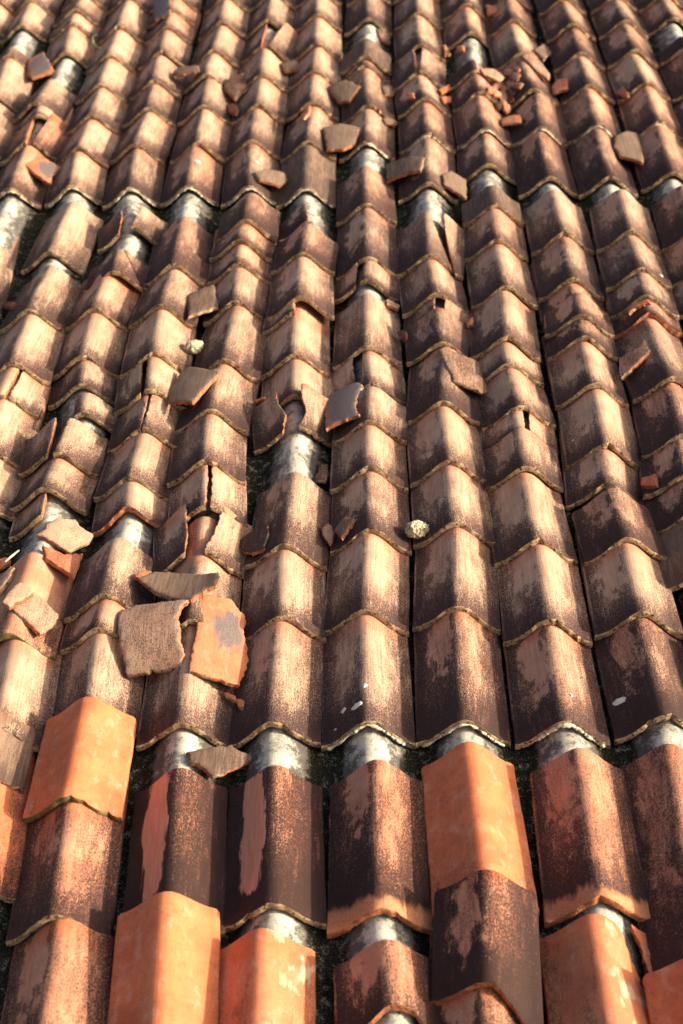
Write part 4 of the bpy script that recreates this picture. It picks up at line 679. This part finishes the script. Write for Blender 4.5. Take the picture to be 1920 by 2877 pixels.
for ti, (k, i, st, u, v, z, mm, L, e, yaw, ex) in enumerate(TILES):
    r = random.Random(1000 + ti); hw = TW / 2 * r.uniform(.985, 1.0)
    fr = [(s * 2 * hw, dy) for s, dy in ex['brk']] if 'brk' in ex else [(-hw, r.uniform(-.003, .003)), (-hw * .4, r.uniform(-.0015, .0015)), (hw * .4, r.uniform(-.0015, .0015)), (hw, r.uniform(-.003, .003))]
    ft = 'k' if 'brk' in ex else 'f'
    front = M_MOSS if ex.get('moss') or (st == 'k' and r.random() < .3) else M_LIP
    if ex.get('chip'): front = M_RAW
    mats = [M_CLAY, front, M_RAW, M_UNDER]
    T_ = e if not ex.get('over') else L
    uvf = lambda x, y: (x / W + .5, y / T_)
    u += r.gauss(0, .0018); yaw += r.gauss(0, .010); z += r.uniform(0, .003); roll = r.gauss(0, .012)
    bw = hw * .965; where = '%s up the %s' % (ORD[i], CN[k])
    lab = ex.get('lab') or '%s, %s' % (look(st, ex.get('wear', .4)), where)
    c = .006
    if 'split' not in ex:
        out = [(x, y) for x, y in fr] + [(bw, L - c), (bw - c, L), (-bw + c, L), (-bw, L - c)]
        tg = [ft] * (len(fr) - 1) + ['s', 'b', 'b', 'b', 's']
        o = slab('roof_tile', out, tg, zprof, mats, uvf, seed=ti)
        props(o, st, ex, 3.1 + ti * .731); place(o, u, v, z, mm, yaw, Matrix.Rotation(roll, 4, 'Y'))
        tag(o, lab, 'roof tile', 'clay tiles laid up the roof', 'thing')
        if ex.get('bead'): bead(o, fr, ti)
        for q, a in enumerate(SPLASH.get((k, i), ())): splash(o, *a, ti + q)
        continue
    cr = [(s * W, y) for s, y in ex['split'] if y < L - .01]
    sL = float(np.interp(L, [y for s, y in ex['split']], [s for s, y in ex['split']]))
    cr = cr + [(sL * W, L)]
    g = ex.get('gap', .005)
    for side in 'LR':
        if ex.get('only', side) != side: continue
        if side == 'L':
            out = [fr[0]] + [(a - g / 2, b) for a, b in cr] + [(-bw, L)]
            tg = [ft] + ['k'] * (len(cr) - 1) + ['b', 's']
            dx, dy, an = ex.get('lo', (0, 0, 0)); lb = ex.get('ll')
        else:
            out = [(cr[0][0] + g / 2, cr[0][1]), fr[-1], (bw, L)] + [(a + g / 2, b) for a, b in reversed(cr[1:])]
            tg = [ft, 's', 'b'] + ['k'] * (len(cr) - 1)
            dx, dy, an = ex.get('ro', (0, 0, 0)); lb = ex.get('rl')
        o = slab('broken_tile', out, tg, zprof, mats, uvf, seed=ti * 2 + (side == 'R'))
        props(o, st, ex, 3.1 + ti * .731)
        cx = -.05 if side == 'L' else .05
        loc = Matrix.Translation((dx + cx, dy, .0015 if side == 'R' else .0)) @ Matrix.Rotation(math.radians(an), 4, 'Z') @ Matrix.Translation((-cx, 0, 0))
        place(o, u, v, z, mm, yaw, loc)
        tag(o, lb or '%s half of the cracked tile, %s' % ('left' if side == 'L' else 'right', where), 'broken tile', 'broken tiles still in place', 'thing')

# ------------------------------------------------------------------ loose shards, rubble, stones
def plane_piece(nm, pl, pts, o_, seed, thick):
    a, b, c = pl
    n = Vector((-a, -b, 1)).normalized(); ex = Vector((1, 0, a)).normalized(); ey = n.cross(ex)
    cu = sum(p[0] for p in pts) / len(pts); cv = sum(p[1] for p in pts) / len(pts)
    org = Vector((cu, cv, a * cu + b * cv + c))
    loc = [((Vector((p[0], p[1], a * p[0] + b * p[1] + c)) - org).dot(ex), (Vector((p[0], p[1], a * p[0] + b * p[1] + c)) - org).dot(ey)) for p in pts]
    size = max(math.hypot(*q) for q in loc); cv_ = o_.get('curve', 1) * (2.6 if size > .03 else 1.0); r = random.Random(seed)
    if o_.get('cross'): zf = lambda x, y: .010 - cv_ * y * y
    else: zf = lambda x, y: cv_ * (.0009 - x * x * .55)
    tg = ['k' if r.random() < .72 else 'f' for _ in loc]
    o = slab(nm, loc, tg, zf, [M_CLAY, M_LIP, M_RAW, M_UNDER], lambda x, y: (x * 0 + .62, y * 0 + .6), thick=thick, stepx=.009, stepy=.012, rough=1.5 if size > .03 else 1, seed=seed)
    m = Matrix.Identity(4)
    for i in range(3): m[i][0] = ex[i]; m[i][1] = ey[i]; m[i][2] = n[i]; m[i][3] = org[i]
    if o_.get('cross'): m = m @ Matrix.Identity(4)
    o.matrix_world = ROOF @ m
    return o
for si, (nm, lab, pl, pts, o_) in enumerate(SHARDS):
    o = plane_piece(nm, pl, pts, o_, 500 + si, TH * o_.get('thick', .62 if nm == 'tile_shard' else .55))
    props(o, o_['st'], {'sc': o_.get('sc', 1), 'w': o_['w'] + {'b': .2, 'g': .1, 'd': .1, 'o': .27, 's': .2}[o_['st']], 'hue': .5 if nm == 'rubble_chip' else {'b': .1, 'd': .22, 'g': .0, 'o': .9, 's': .85}[o_['st']]}, 40 + si * .517)
    if lab: tag(o, lab, 'tile shard', 'loose tile shards', 'thing')
    else: tag(o, 'small orange rubble chip in the heap high on the right', 'rubble chip', 'orange rubble chips in the heap', 'thing')

for si, (nm, lab, pos, rad) in enumerate(STONES):
    bm = bmesh.new(); bmesh.ops.create_icosphere(bm, subdivisions=5, radius=rad)
    for vtx in bm.verts:
        p = vtx.co / rad + Vector((si * 7, 3, 1))
        d = 1 + .35 * noise.noise(p * 1.1) + .16 * noise.noise(p * 2.7) + .09 * noise.noise(p * 6) + .05 * noise.noise(p * 14)
        cell = noise.cell(p * 2.3) * .12
        vtx.co = Vector((vtx.co.x * 1.0, vtx.co.y * .8, vtx.co.z * .75)) * (d + cell * .5)
    for f in bm.faces: f.smooth = True
    me = bpy.data.meshes.new(nm); bm.to_mesh(me); bm.free(); me.materials.append(M_STONE)
    o = bpy.data.objects.new(nm, me); COL.objects.link(o); o['seed'] = 2. + si
    o.matrix_world = ROOF @ Matrix.Translation(pos) @ Matrix.Rotation(.4, 4, 'Z')
    tag(o, lab, 'stone', 'pale stones lying on the tiles')

for nm, lab, pts, rad in LINES:
    Q = []
    for a, b in zip(pts, pts[1:]):
        for j in range(6): Q.append(Vector(a).lerp(Vector(b), j / 6))
    Q.append(Vector(pts[-1]))
    Q = [sum((Q[max(0, min(len(Q) - 1, i + d))] for d in range(-3, 4)), Vector()) / 7 for i in range(len(Q))]
    o = tube(nm, Q, [rad * (.6 + .4 * math.sin(math.pi * (i + .5) / len(Q))) for i in range(len(Q))], M_WIRE)
    o.matrix_world = ROOF; o['seed'] = 1.; tag(o, lab, nm)
